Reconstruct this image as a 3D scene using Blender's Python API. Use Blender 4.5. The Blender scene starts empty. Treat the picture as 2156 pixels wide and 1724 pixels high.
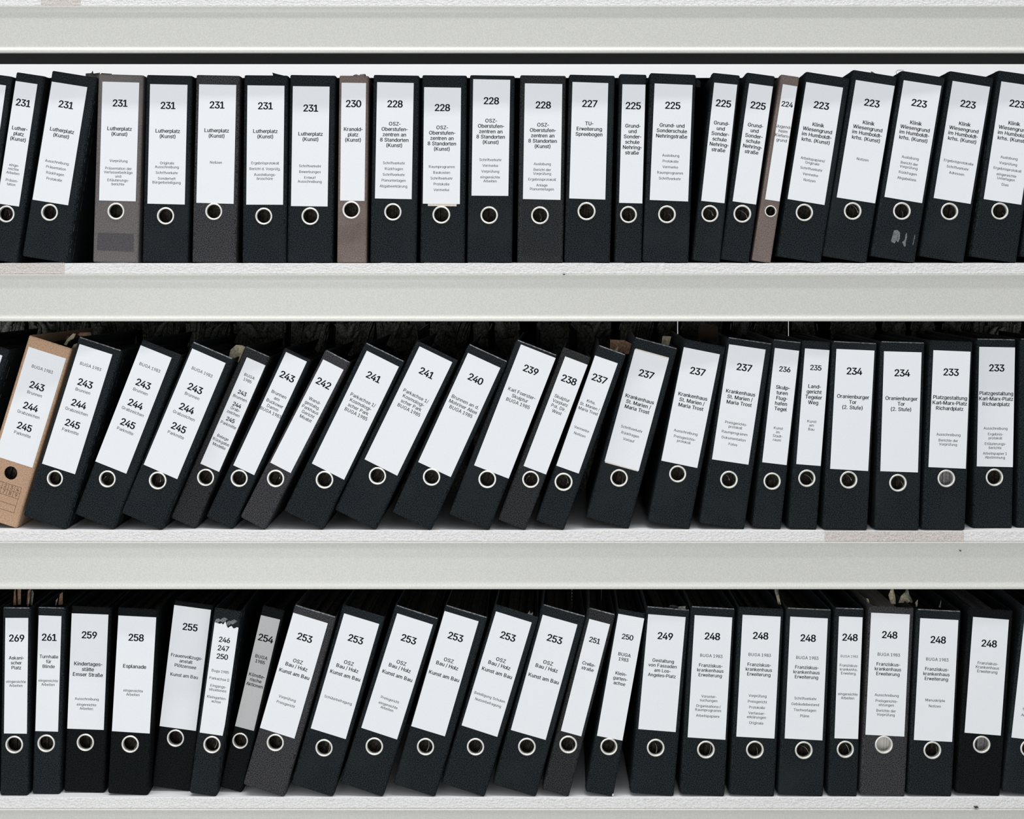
import bpy, bmesh, math, random, os
from mathutils import Matrix, Vector

SC = bpy.context.scene
COL = SC.collection
random.seed(11)

# ------------------------------------------------------------------ camera, light, exposure
cam_d = bpy.data.cameras.new('camera')
cam = bpy.data.objects.new('camera', cam_d)
COL.objects.link(cam)
cam.location = (0.0, -2.2, 1.5)
cam.rotation_euler = (math.pi / 2, 0, 0)
cam_d.sensor_width = 36.0
cam_d.lens = 36.0 * 2709.0 / 2156.0
cam_d.shift_y = -(862.0 - 550.0) / 2156.0
cam_d.clip_start = 0.05
SC.camera = cam

world = bpy.data.worlds.new('room_light')
SC.world = world
world.use_nodes = True
bg = world.node_tree.nodes['Background']
bg.inputs[0].default_value = (0.955, 0.975, 1.0, 1)
bg.inputs[1].default_value = 0.74

def area(name, loc, rot, sx, sy, power, col=(1, 1, 1)):
    d = bpy.data.lights.new(name, 'AREA')
    d.shape = 'RECTANGLE'; d.size = sx; d.size_y = sy
    d.energy = power; d.color = col
    o = bpy.data.objects.new(name, d)
    o.location = loc; o.rotation_euler = rot
    COL.objects.link(o)
    return o

# ceiling tube over the aisle, close in front of the rack; a broad low fill light added behind the camera;
# a ceiling tube in the next aisle beyond the rack
area('aisle_tube_lamp', (-0.3, -0.53, 4.5), (math.radians(10), 0, 0), 4.0, 0.10, 95.0, (1.0, 0.985, 0.96))
area('aisle_fill_light', (-0.9, -2.9, .80), (math.radians(92), 0, math.radians(-18)), 1.8, 1.2, 30.0, (0.97, 0.985, 1.0))
area('next_aisle_lamp', (0.0, 1.25, 3.0), (math.radians(10), 0, 0), 3.0, 0.25, 7.0, (0.97, 0.98, 1.0))

vs = SC.view_settings
vs.view_transform = 'Standard'
vs.look = 'None'
vs.gamma = 1.0
vs.use_curve_mapping = False
vs.exposure = -0.12

# ------------------------------------------------------------------ materials
def srgb(r, g, b):
    f = lambda c: (c / 255 / 12.92) if c / 255 <= .04045 else ((c / 255 + .055) / 1.055) ** 2.4
    return (f(r), f(g), f(b), 1)

def mat(name, base, rough=.7, spec=.3, noise=None, bump=None, metal=0.0, dust=None):
    m = bpy.data.materials.new(name)
    m.use_nodes = True
    nt = m.node_tree; N = nt.nodes; L = nt.links
    p = N['Principled BSDF']
    p.inputs['Base Color'].default_value = base
    p.inputs['Roughness'].default_value = rough
    p.inputs['Specular IOR Level'].default_value = spec
    p.inputs['Metallic'].default_value = metal
    tc = N.new('ShaderNodeTexCoord')
    mp = N.new('ShaderNodeMapping')
    L.new(tc.outputs['Object'], mp.inputs[0])
    oi = N.new('ShaderNodeObjectInfo')
    last = None
    if noise:                       # (scale, low factor, high factor)
        sc_, lo, hi = noise
        n = N.new('ShaderNodeTexNoise'); n.inputs['Scale'].default_value = sc_; n.inputs['Detail'].default_value = 2.0
        L.new(mp.outputs[0], n.inputs['Vector'])
        r = N.new('ShaderNodeMapRange')
        r.inputs['From Min'].default_value = .36; r.inputs['From Max'].default_value = .64
        r.inputs['To Min'].default_value = lo; r.inputs['To Max'].default_value = hi
        L.new(n.outputs['Fac'], r.inputs['Value'])
        mx = N.new('ShaderNodeVectorMath'); mx.operation = 'SCALE'
        mx.inputs[0].default_value = base[:3]
        L.new(r.outputs[0], mx.inputs['Scale'])
        last = mx.outputs[0]
    if dust:                        # (scale, colour, threshold, amount) larger worn or dusty clouds
        sc_, colr, th, am = dust
        n2 = N.new('ShaderNodeTexNoise'); n2.inputs['Scale'].default_value = sc_; n2.inputs['Detail'].default_value = 6.0
        ad = N.new('ShaderNodeVectorMath'); ad.operation = 'ADD'
        L.new(mp.outputs[0], ad.inputs[0])
        cm = N.new('ShaderNodeCombineXYZ')
        mu = N.new('ShaderNodeMath'); mu.operation = 'MULTIPLY'; mu.inputs[1].default_value = 37.0
        L.new(oi.outputs['Random'], mu.inputs[0]); L.new(mu.outputs[0], cm.inputs[0])
        L.new(cm.outputs[0], ad.inputs[1]); L.new(ad.outputs[0], n2.inputs['Vector'])
        r2 = N.new('ShaderNodeMapRange')
        r2.inputs['From Min'].default_value = th; r2.inputs['From Max'].default_value = th + .18
        r2.inputs['To Max'].default_value = am
        L.new(n2.outputs['Fac'], r2.inputs['Value'])
        mc = N.new('ShaderNodeMix'); mc.data_type = 'RGBA'
        L.new(r2.outputs[0], mc.inputs['Factor'])
        if last is not None: L.new(last, mc.inputs['A'])
        else: mc.inputs['A'].default_value = base
        mc.inputs['B'].default_value = colr
        last = mc.outputs['Result']
    if last is not None: L.new(last, p.inputs['Base Color'])
    if bump:                        # (scale, strength, distance, stretch)
        sc_, st, di, sx = bump
        mp2 = N.new('ShaderNodeMapping'); mp2.inputs['Scale'].default_value = (sx, 1, 1)
        L.new(tc.outputs['Object'], mp2.inputs[0])
        nb = N.new('ShaderNodeTexNoise'); nb.inputs['Scale'].default_value = sc_; nb.inputs['Detail'].default_value = 3.0
        L.new(mp2.outputs[0], nb.inputs['Vector'])
        b = N.new('ShaderNodeBump'); b.inputs['Strength'].default_value = st; b.inputs['Distance'].default_value = di
        L.new(nb.outputs['Fac'], b.inputs['Height']); L.new(b.outputs[0], p.inputs['Normal'])
    return m

GR = 620.0
M_COVER = {
    'black':    mat('black_linen_board', srgb(20, 25, 28), .72, .12, (GR, 0.0, 2.7), (900, .45, .0005, 1), dust=(9, srgb(34, 39, 42), .5, .6)),
    'jet':      mat('jet_black_linen_board', srgb(11, 14, 15), .75, .08, (GR, 0.0, 2.7), (900, .45, .0005, 1)),
    'charcoal': mat('charcoal_linen_board', srgb(52, 52, 55), .75, .14, (GR, .2, 1.95), (900, .4, .0005, 1)),
    'dusk':     mat('dark_brownish_board', srgb(36, 38, 39), .72, .14, (GR, .1, 2.1), (900, .4, .0005, 1)),
    'brown':    mat('faded_brown_board', srgb(112, 99, 94), .75, .2, (GR, .7, 1.35), (900, .3, .0004, 1), dust=(14, srgb(78, 66, 62), .5, .6)),
    'taupe':    mat('faded_taupe_board', srgb(98, 93, 93), .75, .2, (GR, .7, 1.35), (900, .3, .0004, 1), dust=(9, srgb(120, 113, 110), .5, .6)),
    'tan':      mat('tan_cardboard', srgb(178, 146, 120), .8, .2, (480, .8, 1.2), (800, .25, .0003, 1)),
}
M_SCUFF = mat('worn_board_edge', srgb(118, 122, 126), .8, .2, (260, .35, 1.4))
M_LABEL = mat('white_label_paper', srgb(233, 235, 238), .72, .25, (750, .965, 1.03), (60, .12, .0006, 1))
M_LABELG = mat('shade_grey_label_paper', srgb(190, 190, 190), .75, .2, (700, .93, 1.06), (60, .12, .0006, 1))  # white label paper with the shade put into its grey
M_OLDLABEL = mat('cream_old_label', srgb(222, 214, 203), .75, .2, (300, .9, 1.05))
M_INK = mat('label_print', srgb(30, 31, 40), .7, .2)
M_INKG = mat('small_label_print', srgb(44, 45, 53), .7, .2)
M_INKB = mat('brown_print', srgb(74, 52, 40), .8, .1)
M_RING = mat('nickel_ring', srgb(226, 225, 219), .34, .5, metal=.55)
M_WIRE = mat('steel_wire', srgb(200, 198, 192), .3, .5, metal=.8)
M_PAGES = {'d': mat('shade_dark_page_edges', srgb(64, 59, 53), .85, .1, (300, .5, 1.4)),  # white pages, the shade inside the binder put into the colour
           'g': mat('grey_board_inside', srgb(150, 147, 147), .85, .1, (300, .8, 1.2)),
           'w': mat('pale_page_edges', srgb(240, 234, 226), .85, .1)}
M_BEAM = mat('light_grey_beam_paint', srgb(203, 203, 197), .36, .5, (520, .93, 1.06), (300, .05, .0003, 1))
M_BOARD = mat('painted_chipboard', srgb(229, 228, 227), .6, .3, (420, .9, 1.06), (330, 1.0, .0030, .55), dust=(420, srgb(168, 163, 160), .60, .55))
M_BOARDD = mat('dirty_chipboard', srgb(210, 203, 197), .7, .25, (500, .85, 1.08), (330, 1.0, .0030, .6), dust=(430, srgb(128, 118, 108), .57, .6))
M_TOP = mat('white_melamine', srgb(242, 243, 246), .45, .4)
M_UNDER = mat('painted_shade_underside', srgb(20, 20, 18), .9, .1, (420, .5, 1.5))  # shade under the boards, put into the colour
M_LIGHT_BLOCK = mat('light_block_black', srgb(14, 14, 15), .9, .1)  # for the added sheets that block light
M_WALL = mat('white_wall_paint', srgb(240, 241, 243), .8, .2)
M_FLOOR = mat('grey_screed', srgb(190, 190, 186), .7, .3, (6, .9, 1.08))
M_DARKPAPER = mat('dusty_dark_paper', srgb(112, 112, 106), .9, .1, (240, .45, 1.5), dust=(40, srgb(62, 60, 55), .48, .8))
M_TORN = mat('grey_torn_paper', srgb(122, 122, 118), .9, .1, (300, .6, 1.4))
M_CREAM = mat('yellowed_paper', srgb(176, 166, 142), .9, .1, (300, .7, 1.3))
M_KRAFT = mat('kraft_paper', srgb(122, 98, 80), .9, .1, (300, .7, 1.3))
M_SPECK = mat('white_speck', srgb(225, 225, 225), .8, .2)
M_DIRT = mat('dark_dirt', srgb(60, 56, 50), .9, .1)
M_RESIDUE = mat('sticker_residue', srgb(112, 114, 116), .85, .1, (380, .6, 1.4))
M_PATCHB = mat('unfaded_black_patch', srgb(26, 29, 31), .7, .17, (GR, 0.0, 2.7), (900, .3, .0004, 1))
M_PATCHG = mat('unfaded_grey_patch', srgb(76, 73, 76), .75, .2, (GR, .65, 1.4), (900, .3, .0004, 1))

# ------------------------------------------------------------------ helpers
def link(name, me, m, parent=None, loc=None, rot=None):
    o = bpy.data.objects.new(name, me)
    if m is not None:
        for x in (m if isinstance(m, (list, tuple)) else [m]): me.materials.append(x)
    COL.objects.link(o)
    if parent is not None: o.parent = parent
    if loc is not None: o.location = loc
    if rot is not None: o.rotation_euler = rot
    return o

def mesh_from(name, vs_, fs_, mats=None, smooth=False):
    me = bpy.data.meshes.new(name)
    me.from_pydata([tuple(v) for v in vs_], [], fs_)
    if mats: me.polygons.foreach_set('material_index', mats)
    if smooth: me.polygons.foreach_set('use_smooth', [True] * len(me.polygons))
    me.update()
    return me

def box_data(x0, x1, y0, y1, z0, z1, V, Fc):
    i = len(V)
    V += [(x0, y0, z0), (x1, y0, z0), (x1, y1, z0), (x0, y1, z0), (x0, y0, z1), (x1, y0, z1), (x1, y1, z1), (x0, y1, z1)]
    Fc += [(i, i + 3, i + 2, i + 1), (i + 4, i + 5, i + 6, i + 7), (i, i + 1, i + 5, i + 4),
           (i + 1, i + 2, i + 6, i + 5), (i + 2, i + 3, i + 7, i + 6), (i + 3, i, i + 4, i + 7)]

def box(name, x0, x1, y0, y1, z0, z1, m, parent=None):
    V = []; Fc = []
    box_data(x0, x1, y0, y1, z0, z1, V, Fc)
    return link(name, mesh_from(name, V, Fc), m, parent)

def thing(name, label, cat, loc, group=None, roty=0.0):
    o = bpy.data.objects.new(name, None)
    COL.objects.link(o)
    o.empty_display_size = .05
    o.location = loc; o.rotation_euler = (0, roty, 0)
    tag(o, label, cat, group)
    return o

def tag(o, label=None, cat=None, group=None, kind=None):
    if label: o['label'] = label
    if cat: o['category'] = cat
    if group: o['group'] = group
    if kind: o['kind'] = kind

def extrude_profile(name, pts, x0, x1, m, parent=None, closed=True, smooth=False):
    """pts: (y, z) outline, swept along x"""
    V = [(x0, y, z) for y, z in pts] + [(x1, y, z) for y, z in pts]
    n = len(pts)
    Fc = [(i, i + n, (i + 1) % n + n, (i + 1) % n) for i in range(n)]
    Fc.append(tuple(range(n - 1, -1, -1))[::-1]); Fc.append(tuple(range(n, 2 * n))[::-1])
    me = mesh_from(name, V, Fc)
    bm = bmesh.new(); bm.from_mesh(me); bmesh.ops.recalc_face_normals(bm, faces=bm.faces); bm.to_mesh(me); bm.free()
    if smooth:
        me.polygons.foreach_set('use_smooth', [len(p.vertices) == 4 for p in me.polygons])
        me.set_sharp_from_angle(angle=math.radians(60))
    return link(name, me, m, parent)

# ------------------------------------------------------------------ setting
box('floor', -3.2, 3.2, -3.6, 2.0, -.05, 0, M_FLOOR)['kind'] = 'structure'
box('wall_back', -3.2, 3.2, 1.75, 1.85, 0, 3.2, M_WALL)['kind'] = 'structure'

# ------------------------------------------------------------------ rack
YF = -.010                                   # front edge of the boards
ZT = [1.9533, 1.4968, 1.5 - 567 / 2709 * 2.19, 1.5 - 1129 / 2709 * 2.19]   # board tops
TH = .0185
DEPTH = .639
rack = thing('storage_rack', 'light grey steel rack with folded shelf beams carrying the white chipboard shelves', 'rack', (0, 0, 0))
BH = .0800
def beam_profile(zt):
    y = YF; b = zt - BH
    out = [(y - .0010, zt), (y - .0026, zt - .0004), (y - .0030, zt - .0012), (y - .0027, zt - .0022), (y - .0018, zt - .0040), (y - .0004, zt - .0068),
           (y + .0006, zt - .0098), (y + .0009, zt - .0125), (y + .0009, zt - .0150), (y + .0009, b + .0130), (y + .0008, b + .0105), (y + .0003, b + .0092),
           (y - .0022, b + .0062), (y - .0032, b + .0052), (y - .0040, b + .0038), (y - .0041, b + .0024), (y - .0040, b + .0006), (y - .0036, b)]
    inn = [(y + .005, b), (y + .005, b + .0020), (y + .0075, b + .0020), (y + .0075, zt - .0025), (y + .034, zt - .0025), (y + .034, zt)]
    return out + inn
for zt in ZT:
    extrude_profile('shelf_beam', beam_profile(zt - TH - .0002), -1.32, 1.32, M_BEAM, rack, smooth=True)
# thin lower boards and posts outside the picture carry the rack
for sx in (-1, 1):
    for yy in (0.0, .57):
        box('upright_post', sx * 1.345 - .025, sx * 1.345 + .025, yy, yy + .06, 0, 2.3, M_BEAM, rack)
# added black sheets block light from behind; the middle ones leave narrow slits
for r_, y_, h_ in ((1, .335, .3645), (3, .335, .322)):
    box('light_block_sheet', -1.31, 1.31, y_, y_ + .004, ZT[r_] + .0005, ZT[r_] + h_, M_LIGHT_BLOCK, rack)
def atd(px, d): return (px - 1078) / 2709 * d
xs = [-1.31, atd(1427, 2.845), atd(1660.5, 2.845), 1.31]
for a_, b_ in zip(xs[:-1], xs[1:]):
    box('light_block_sheet', a_ + (.0011 if a_ > -1.3 else 0), b_ - (.0011 if b_ < 1.3 else 0), .645, .649, ZT[2] + .0005, ZT[2] + .355, M_LIGHT_BLOCK, rack)
for r_ in (2, 3):                                       # added end sheets keep side light out
    for sx in (-1, 1):
        box('light_block_end_sheet', sx * 1.315 - .002, sx * 1.315 + .002, .03, .63, ZT[r_], ZT[r_] + .33, M_LIGHT_BLOCK, rack)

def board(x0, x1, zt, m, label, dy=0.0, dz=0.0):
    """front edge slightly uneven, white top, shade painted black below"""
    n = max(8, int((x1 - x0) / .02)); V = []; Fc = []; mi = []
    rr = random.Random(int(zt * 1000) + int(x0 * 100))
    y = YF + dy
    for i in range(n + 1):
        x = x0 + (x1 - x0) * i / n
        j = rr.uniform(-.0003, .0003); k = rr.uniform(-.0004, .0002)
        V += [(x, y + .0008 + j, zt + k * .5 + dz), (x, y + j, zt - .0009 + k * .5 + dz), (x, y + j, zt - TH + .0006), (x, y + .0008 + j, zt - TH),
              (x, DEPTH, zt - TH), (x, DEPTH, zt + dz)]
    for i in range(n):
        a = i * 6; b = a + 6
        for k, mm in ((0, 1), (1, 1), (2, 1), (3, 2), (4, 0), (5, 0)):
            k2 = (k + 1) % 6
            Fc.append((a + k, a + k2, b + k2, b + k)); mi.append(mm)
    Fc.append((0, 5, 4, 3, 2, 1)); mi.append(1)
    e = n * 6
    Fc.append((e, e + 1, e + 2, e + 3, e + 4, e + 5)); mi.append(1)
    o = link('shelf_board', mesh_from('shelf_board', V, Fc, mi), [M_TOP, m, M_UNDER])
    tag(o, label, 'shelf', 'chipboard shelves of the rack')
    return o
def pxx(px, d=2.19): return (px - 1078) / 2709 * d
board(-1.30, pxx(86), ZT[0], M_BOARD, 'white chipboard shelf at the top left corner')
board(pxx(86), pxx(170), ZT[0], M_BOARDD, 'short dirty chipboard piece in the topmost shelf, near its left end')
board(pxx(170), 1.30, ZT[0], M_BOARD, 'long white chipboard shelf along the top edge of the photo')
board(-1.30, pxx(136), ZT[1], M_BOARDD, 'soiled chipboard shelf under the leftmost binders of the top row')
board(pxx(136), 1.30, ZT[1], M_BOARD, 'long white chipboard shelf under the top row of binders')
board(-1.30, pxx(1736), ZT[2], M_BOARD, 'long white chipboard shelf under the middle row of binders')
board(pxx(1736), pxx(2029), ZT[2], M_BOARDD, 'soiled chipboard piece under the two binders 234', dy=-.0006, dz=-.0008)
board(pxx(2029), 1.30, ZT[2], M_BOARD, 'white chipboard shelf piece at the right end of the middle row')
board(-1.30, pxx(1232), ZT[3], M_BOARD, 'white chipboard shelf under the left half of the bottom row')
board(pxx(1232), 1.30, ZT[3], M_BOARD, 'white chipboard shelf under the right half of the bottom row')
# small dark chips and specks at the beam tops
def chip(px, py, w, h, k):
    x = pxx(px, 2.187); z = 1.5 - (py - 550) / 2709 * 2.187
    rr = random.Random(k); n = 9; V = []
    for i in range(n):
        t = i * 2 * math.pi / n; q = rr.uniform(.6, 1)
        V.append((x + math.cos(t) * w * q, YF - .0050, z + math.sin(t) * h * q))
    V += [(x, YF - .0056, z)]
    V += [(v[0], YF - .0003, v[2]) for v in V[:n]]
    Fc = [(i, (i + 1) % n, n) for i in range(n)] + [(i, n + 1 + i, n + 1 + (i + 1) % n, (i + 1) % n) for i in range(n)]
    link('dirt_chip', mesh_from('dirt_chip', V, Fc), M_DIRT, rack)
chip(1187.5, 577.5, .0026, .0010, 1); chip(2055, 1699, .0038, .0012, 2); chip(2022, 1159.5, .0015, .0011, 3); chip(571, 114, .0010, .0008, 4)

# ------------------------------------------------------------------ lettering
FONT = None
try:
    fp = os.path.join(bpy.utils.system_resource('DATAFILES', path='fonts'), 'Inter.woff2')
    if os.path.exists(fp): FONT = bpy.data.fonts.load(fp)
except Exception:
    FONT = None
ADV = {}
for chs, w_ in (('iljI', 222), ('tf/.,: ', 278), ('r()-', 333), ('ckszvxy', 500), ('abdeghnopqu0123456789Lß', 556), ('FTZ', 611),
                ('ABEKPSVXY', 667), ('CDHNRU', 722), ('GOQ', 778), ('mM', 833), ('W', 944), ('J', 500), ('äöü', 556)):
    for c_ in chs: ADV[c_] = w_ / 1000
ADV['I'] = .278
TCACHE = {}; GCACHE = {}
from mathutils.geometry import delaunay_2d_cdt
def outline(ch, res):
    """closed outlines of one character, as (vertices, directed edges)"""
    cu = bpy.data.curves.new('t', 'FONT'); cu.body = ch
    if FONT: cu.font = FONT
    cu.resolution_u = res; cu.fill_mode = 'NONE'
    o = bpy.data.objects.new('t', cu); me = bpy.data.meshes.new_from_object(o)
    vv = [Vector((v.co.x, v.co.y)) for v in me.vertices]; ee = [tuple(e.vertices) for e in me.edges]
    bpy.data.objects.remove(o); bpy.data.meshes.remove(me); bpy.data.curves.remove(cu)
    nb = {}
    for a, c in ee: nb.setdefault(a, []).append(c); nb.setdefault(c, []).append(a)
    loops = []; seen = set()
    for s in range(len(vv)):
        if s in seen or s not in nb: continue
        # outline vertices run in index order, so start towards the next index to keep its direction
        lp = [s]; seen.add(s); cur = s
        nxt = s + 1 if s + 1 in nb[s] else nb[s][0]
        while nxt != s and nxt not in seen:
            lp.append(nxt); seen.add(nxt); prev, cur = cur, nxt
            c_ = [q for q in nb[cur] if q != prev]
            nxt = c_[0] if c_ else s
        loops.append([vv[q] for q in lp])
    return loops
CAPH = max(p.y for lp in outline('H', 2) for p in lp)
KX = .718 / CAPH * .97
def glyph(ch, res):
    """filled by winding number, so that overlapping strokes merge"""
    key = (ch, res)
    if key in GCACHE: return GCACHE[key]
    loops = outline(ch, res)
    pts = []; fac = []
    for lp in loops:
        q = []
        for p in lp:
            if not q or (p - q[-1]).length > 1e-5: q.append(p)
        if len(q) > 2 and (q[0] - q[-1]).length < 1e-5: q.pop()
        if len(q) < 3: continue
        fac.append(list(range(len(pts), len(pts) + len(q)))); pts += q
    if not fac:
        GCACHE[key] = ([], [], 0, 0); return GCACHE[key]
    edges = [(f[k], f[(k + 1) % len(f)]) for f in fac for k in range(len(f))]
    ov, oe, of = delaunay_2d_cdt(pts, edges, [], 0, 1e-6)[:3]
    def wind(p):
        w = 0
        for f in fac:
            for k in range(len(f)):
                a = pts[f[k]]; c = pts[f[(k + 1) % len(f)]]
                if a.y <= p.y:
                    if c.y > p.y and (c.x - a.x) * (p.y - a.y) - (p.x - a.x) * (c.y - a.y) > 0: w += 1
                elif c.y <= p.y and (c.x - a.x) * (p.y - a.y) - (p.x - a.x) * (c.y - a.y) < 0: w -= 1
        return w
    keep = [tuple(f) for f in of if wind(sum((ov[k] for k in f), Vector((0, 0))) / len(f)) != 0]
    xa = min(p.x for p in pts); xb = max(p.x for p in pts)
    GCACHE[key] = ([Vector((v.x, v.y * .718 / CAPH, 0)) for v in ov], keep, xa, xb)
    return GCACHE[key]
def text_mesh(s, weight, res):
    """a line in em units, set with the letter widths of a plain grotesque"""
    key = (s, weight, res)
    if key in TCACHE: return TCACHE[key]
    V = []; Fc = []; x = 0.0
    if weight > .012: offs = [(-weight, -weight * .35), (weight, weight * .35), (-weight * .35, weight * .5), (weight * .35, -weight * .5)]
    elif weight > 0: offs = [(-weight, 0), (weight, 0)]
    else: offs = [(0, 0)]
    for ch in s:
        adv = ADV.get(ch, .556)
        gv, gf, xa, xb = glyph(ch, res)
        if gv:
            w = xb - xa
            k = min(KX, (adv - (.05 if ch in 'mwMWGOQCD0123456789' else .028)) / w) if w > 0 else 1
            c = (xa + xb) / 2; cx = x + adv / 2
            if ch == '1': cx -= .03
            for dx, dy in offs:
                q = len(V)
                V += [Vector((cx + (v.x - c) * k + dx, v.y + dy, 0)) for v in gv]
                Fc += [tuple(q + i_ for i_ in f) for f in gf]
        x += adv
    TCACHE[key] = (V, Fc, 0.0, x)
    return TCACHE[key]
ZU = 2.2 / 2709 / 3.448                      # one unit of the reading scale in metres
#        em, pitch, weight, curve resolution, small ink
STYLE = {'N': (68.5, 60, .036, 3, 0), 'n': (51, 60, .034, 3, 0), 'k': (40, 60, .036, 2, 0), 'M': (36.5, 39, .028, 2, 0), 'm': (31, 33, .012, 2, 0),
         'p': (34.5, 38, .014, 2, 0), 't': (32, 36, .013, 2, 0), 'c': (29.5, 34, .014, 2, 0), 's': (33, 35.5, .024, 2, 0), 'f': (33.5, 35, .022, 2, 0),
         'b': (31, 35, .010, 2, 0), 'T': (31, 35, .008, 2, 0), 'q': (29, 30, .011, 2, 0), 'g': (24, 30, .004, 2, 0), 'a': (26.5, 28.5, .011, 1, 1), 'S': (26.5, 28.5, .011, 1, 1)}
def lettering(lines, label_h, parent):
    """lines: (style, distance of the first line's centre below the label top, text)"""
    V = []; Fc = []; mi = []
    for st, v0, txt in lines:
        em, pitch, wt, res, ink = STYLE[st]
        v = v0
        first = True
        for ln in txt.replace('|||', '|\x02').replace('||', '|\x01').split('|'):
            gap = pitch
            if ln.startswith('\x02'): ln = ln[1:]; gap = 55
            elif ln.startswith('\x01'): ln = ln[1:]; gap = 42
            if not first: v += gap * ZU
            first = False
            tv, tf, xa, xb = text_mesh(ln, wt, res)
            e = em * ZU
            sx = e
            cx = (xa + xb) / 2
            i0 = len(V)
            zc = label_h / 2 - v - .36 * e + (0 if st in 'NnkMmS' else 0)
            for p in tv: V.append(((p.x - cx) * sx, 0, zc + p.y * e))
            for f in tf: Fc.append(tuple(i0 + q for q in f)); mi.append(ink)
    if not V: return None
    me = mesh_from('lettering', V, Fc, mi)
    o = link('lettering', me, [M_INK, M_INKG], parent, loc=(0, -.00004, 0))
    o['kind'] = 'stuff'
    return o

# ------------------------------------------------------------------ binder parts
def cover_mesh(W, H, r, hx, hz, hr, rear_in, rr, worn):
    """spine and both covers in one wrap: rounded hinges, board thickness, punched finger hole"""
    t = .0024; D_ = .285
    V = []; Fc = []
    path = []                                   # outer line (x, y) with inward normal
    ri = rear_in
    path.append((-W / 2 + ri, D_, 1, 0)); path.append((-W / 2 + ri * .8, D_ * .55, 1, 0)); path.append((-W / 2 + ri * .15, .030, 1, 0))
    path.append((-W / 2 - .0004, .018, 1, 0)); 
    for k in range(5):
        a = math.pi - k * (math.pi / 2) / 4
        path.append((-W / 2 + r + math.cos(a) * r, r - math.sin(a) * r, -math.cos(a), math.sin(a)))
    k0 = len(path) - 1
    mir = [(-x, y, -nx, ny) for x, y, nx, ny in reversed(path)]
    path += mir                                  # flat part lies between k0 and k0+1
    n = len(path)
    zs = [0, .002, H * .25, H * .5, H * .75, H - .002, H]
    soft = lambda z: (.0012 if z in (0, H) else 0)
    for z in zs:
        for x, y, nx, ny in path:
            V.append((x + nx * soft(z), y + ny * soft(z), z))
        for x, y, nx, ny in path:
            V.append((x + nx * t - nx * soft(z) * .5, y + ny * t - ny * soft(z) * .5, z))
    R = 2 * n
    for j in range(len(zs) - 1):
        for i in range(n - 1):
            if i == k0: continue
            a = j * R + i; b = a + R
            Fc.append((a, a + 1, b + 1, b))
            a += n; b += n
            Fc.append((a, b, b + 1, a + 1))
        for e in (0, n - 1):                     # rear edges
            a = j * R + e; b = a + R
            Fc.append((a, b, b + n, a + n) if e == 0 else (a, a + n, b + n, b))
    for j, up in ((0, False), (len(zs) - 1, True)):
        for i in range(n - 1):
            a = j * R + i
            f = (a, a + 1, a + 1 + n, a + n)
            Fc.append(f if up else f[::-1])
    # flat spine with the hole
    x0 = path[k0][0]; x1 = -x0
    z0h = max(hz - .024, .004); z1h = hz + .024
    for side, y in ((0, 0.0), (1, t)):
        rows = [(.002, z0h), (z1h, H - .002)]
        for za, zb in rows:
            i = len(V); V += [(x0, y, za), (x1, y, za), (x1, y, zb), (x0, y, zb)]
            f = (i, i + 1, i + 2, i + 3); Fc.append(f if side == 0 else f[::-1])
        for za, zb, s0, s1 in ((0, .002, .0012, 0), (H - .002, H, 0, .0012)):
            g = 1 if side == 0 else -.5
            i = len(V); V += [(x0, y + s0 * g, za), (x1, y + s0 * g, za), (x1, y + s1 * g, zb), (x0, y + s1 * g, zb)]
            f = (i, i + 1, i + 2, i + 3); Fc.append(f if side == 0 else f[::-1])
        angs = [2 * math.pi * k / 36 for k in range(36)]
        for cx_, cz_ in ((x0, z0h), (x1, z0h), (x1, z1h), (x0, z1h)):
            angs.append(math.atan2(cz_ - hz, cx_ - hx) % (2 * math.pi))
        angs = sorted(set(round(a, 6) for a in angs)); m_ = len(angs)
        ci = len(V)
        for a in angs: V.append((hx + math.cos(a) * hr, y, hz + math.sin(a) * hr))
        oi = len(V)
        for a in angs:
            c, s = math.cos(a), math.sin(a); ts = []
            if c > 1e-9: ts.append((x1 - hx) / c)
            if c < -1e-9: ts.append((x0 - hx) / c)
            if s > 1e-9: ts.append((z1h - hz) / s)
            if s < -1e-9: ts.append((z0h - hz) / s)
            tt = min(q for q in ts if q > 0)
            V.append((hx + c * tt, y, hz + s * tt))
        for k in range(m_):
            k2 = (k + 1) % m_
            f = (ci + k, oi + k, oi + k2, ci + k2)
            Fc.append(f if side == 0 else f[::-1])
        if side == 0: c_front = ci
        else:
            for k in range(m_):
                k2 = (k + 1) % m_
                Fc.append((c_front + k, c_front + k2, ci + k2, ci + k))
    return mesh_from('cover', V, Fc)

def ring_mesh(R, wid, hgt):
    prof = [(R, 0.0), (R - .0001, -hgt * .6), (R - wid * .3, -hgt), (R - wid * .65, -hgt), (R - wid * .95, -hgt * .55), (R - wid, 0.0005), (R - wid, .0055)]
    n = 40; V = []; Fc = []
    for k in range(n):
        a = 2 * math.pi * k / n
        for rad, y in prof: V.append((math.cos(a) * rad, y, math.sin(a) * rad))
    m_ = len(prof)
    for k in range(n):
        k2 = (k + 1) % n
        for i in range(m_ - 1):
            Fc.append((k * m_ + i, k * m_ + i + 1, k2 * m_ + i + 1, k2 * m_ + i))
    me = mesh_from('ring', V, Fc, smooth=True)
    bm = bmesh.new(); bm.from_mesh(me); bmesh.ops.recalc_face_normals(bm, faces=bm.faces); bm.to_mesh(me); bm.free()
    return me

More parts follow.
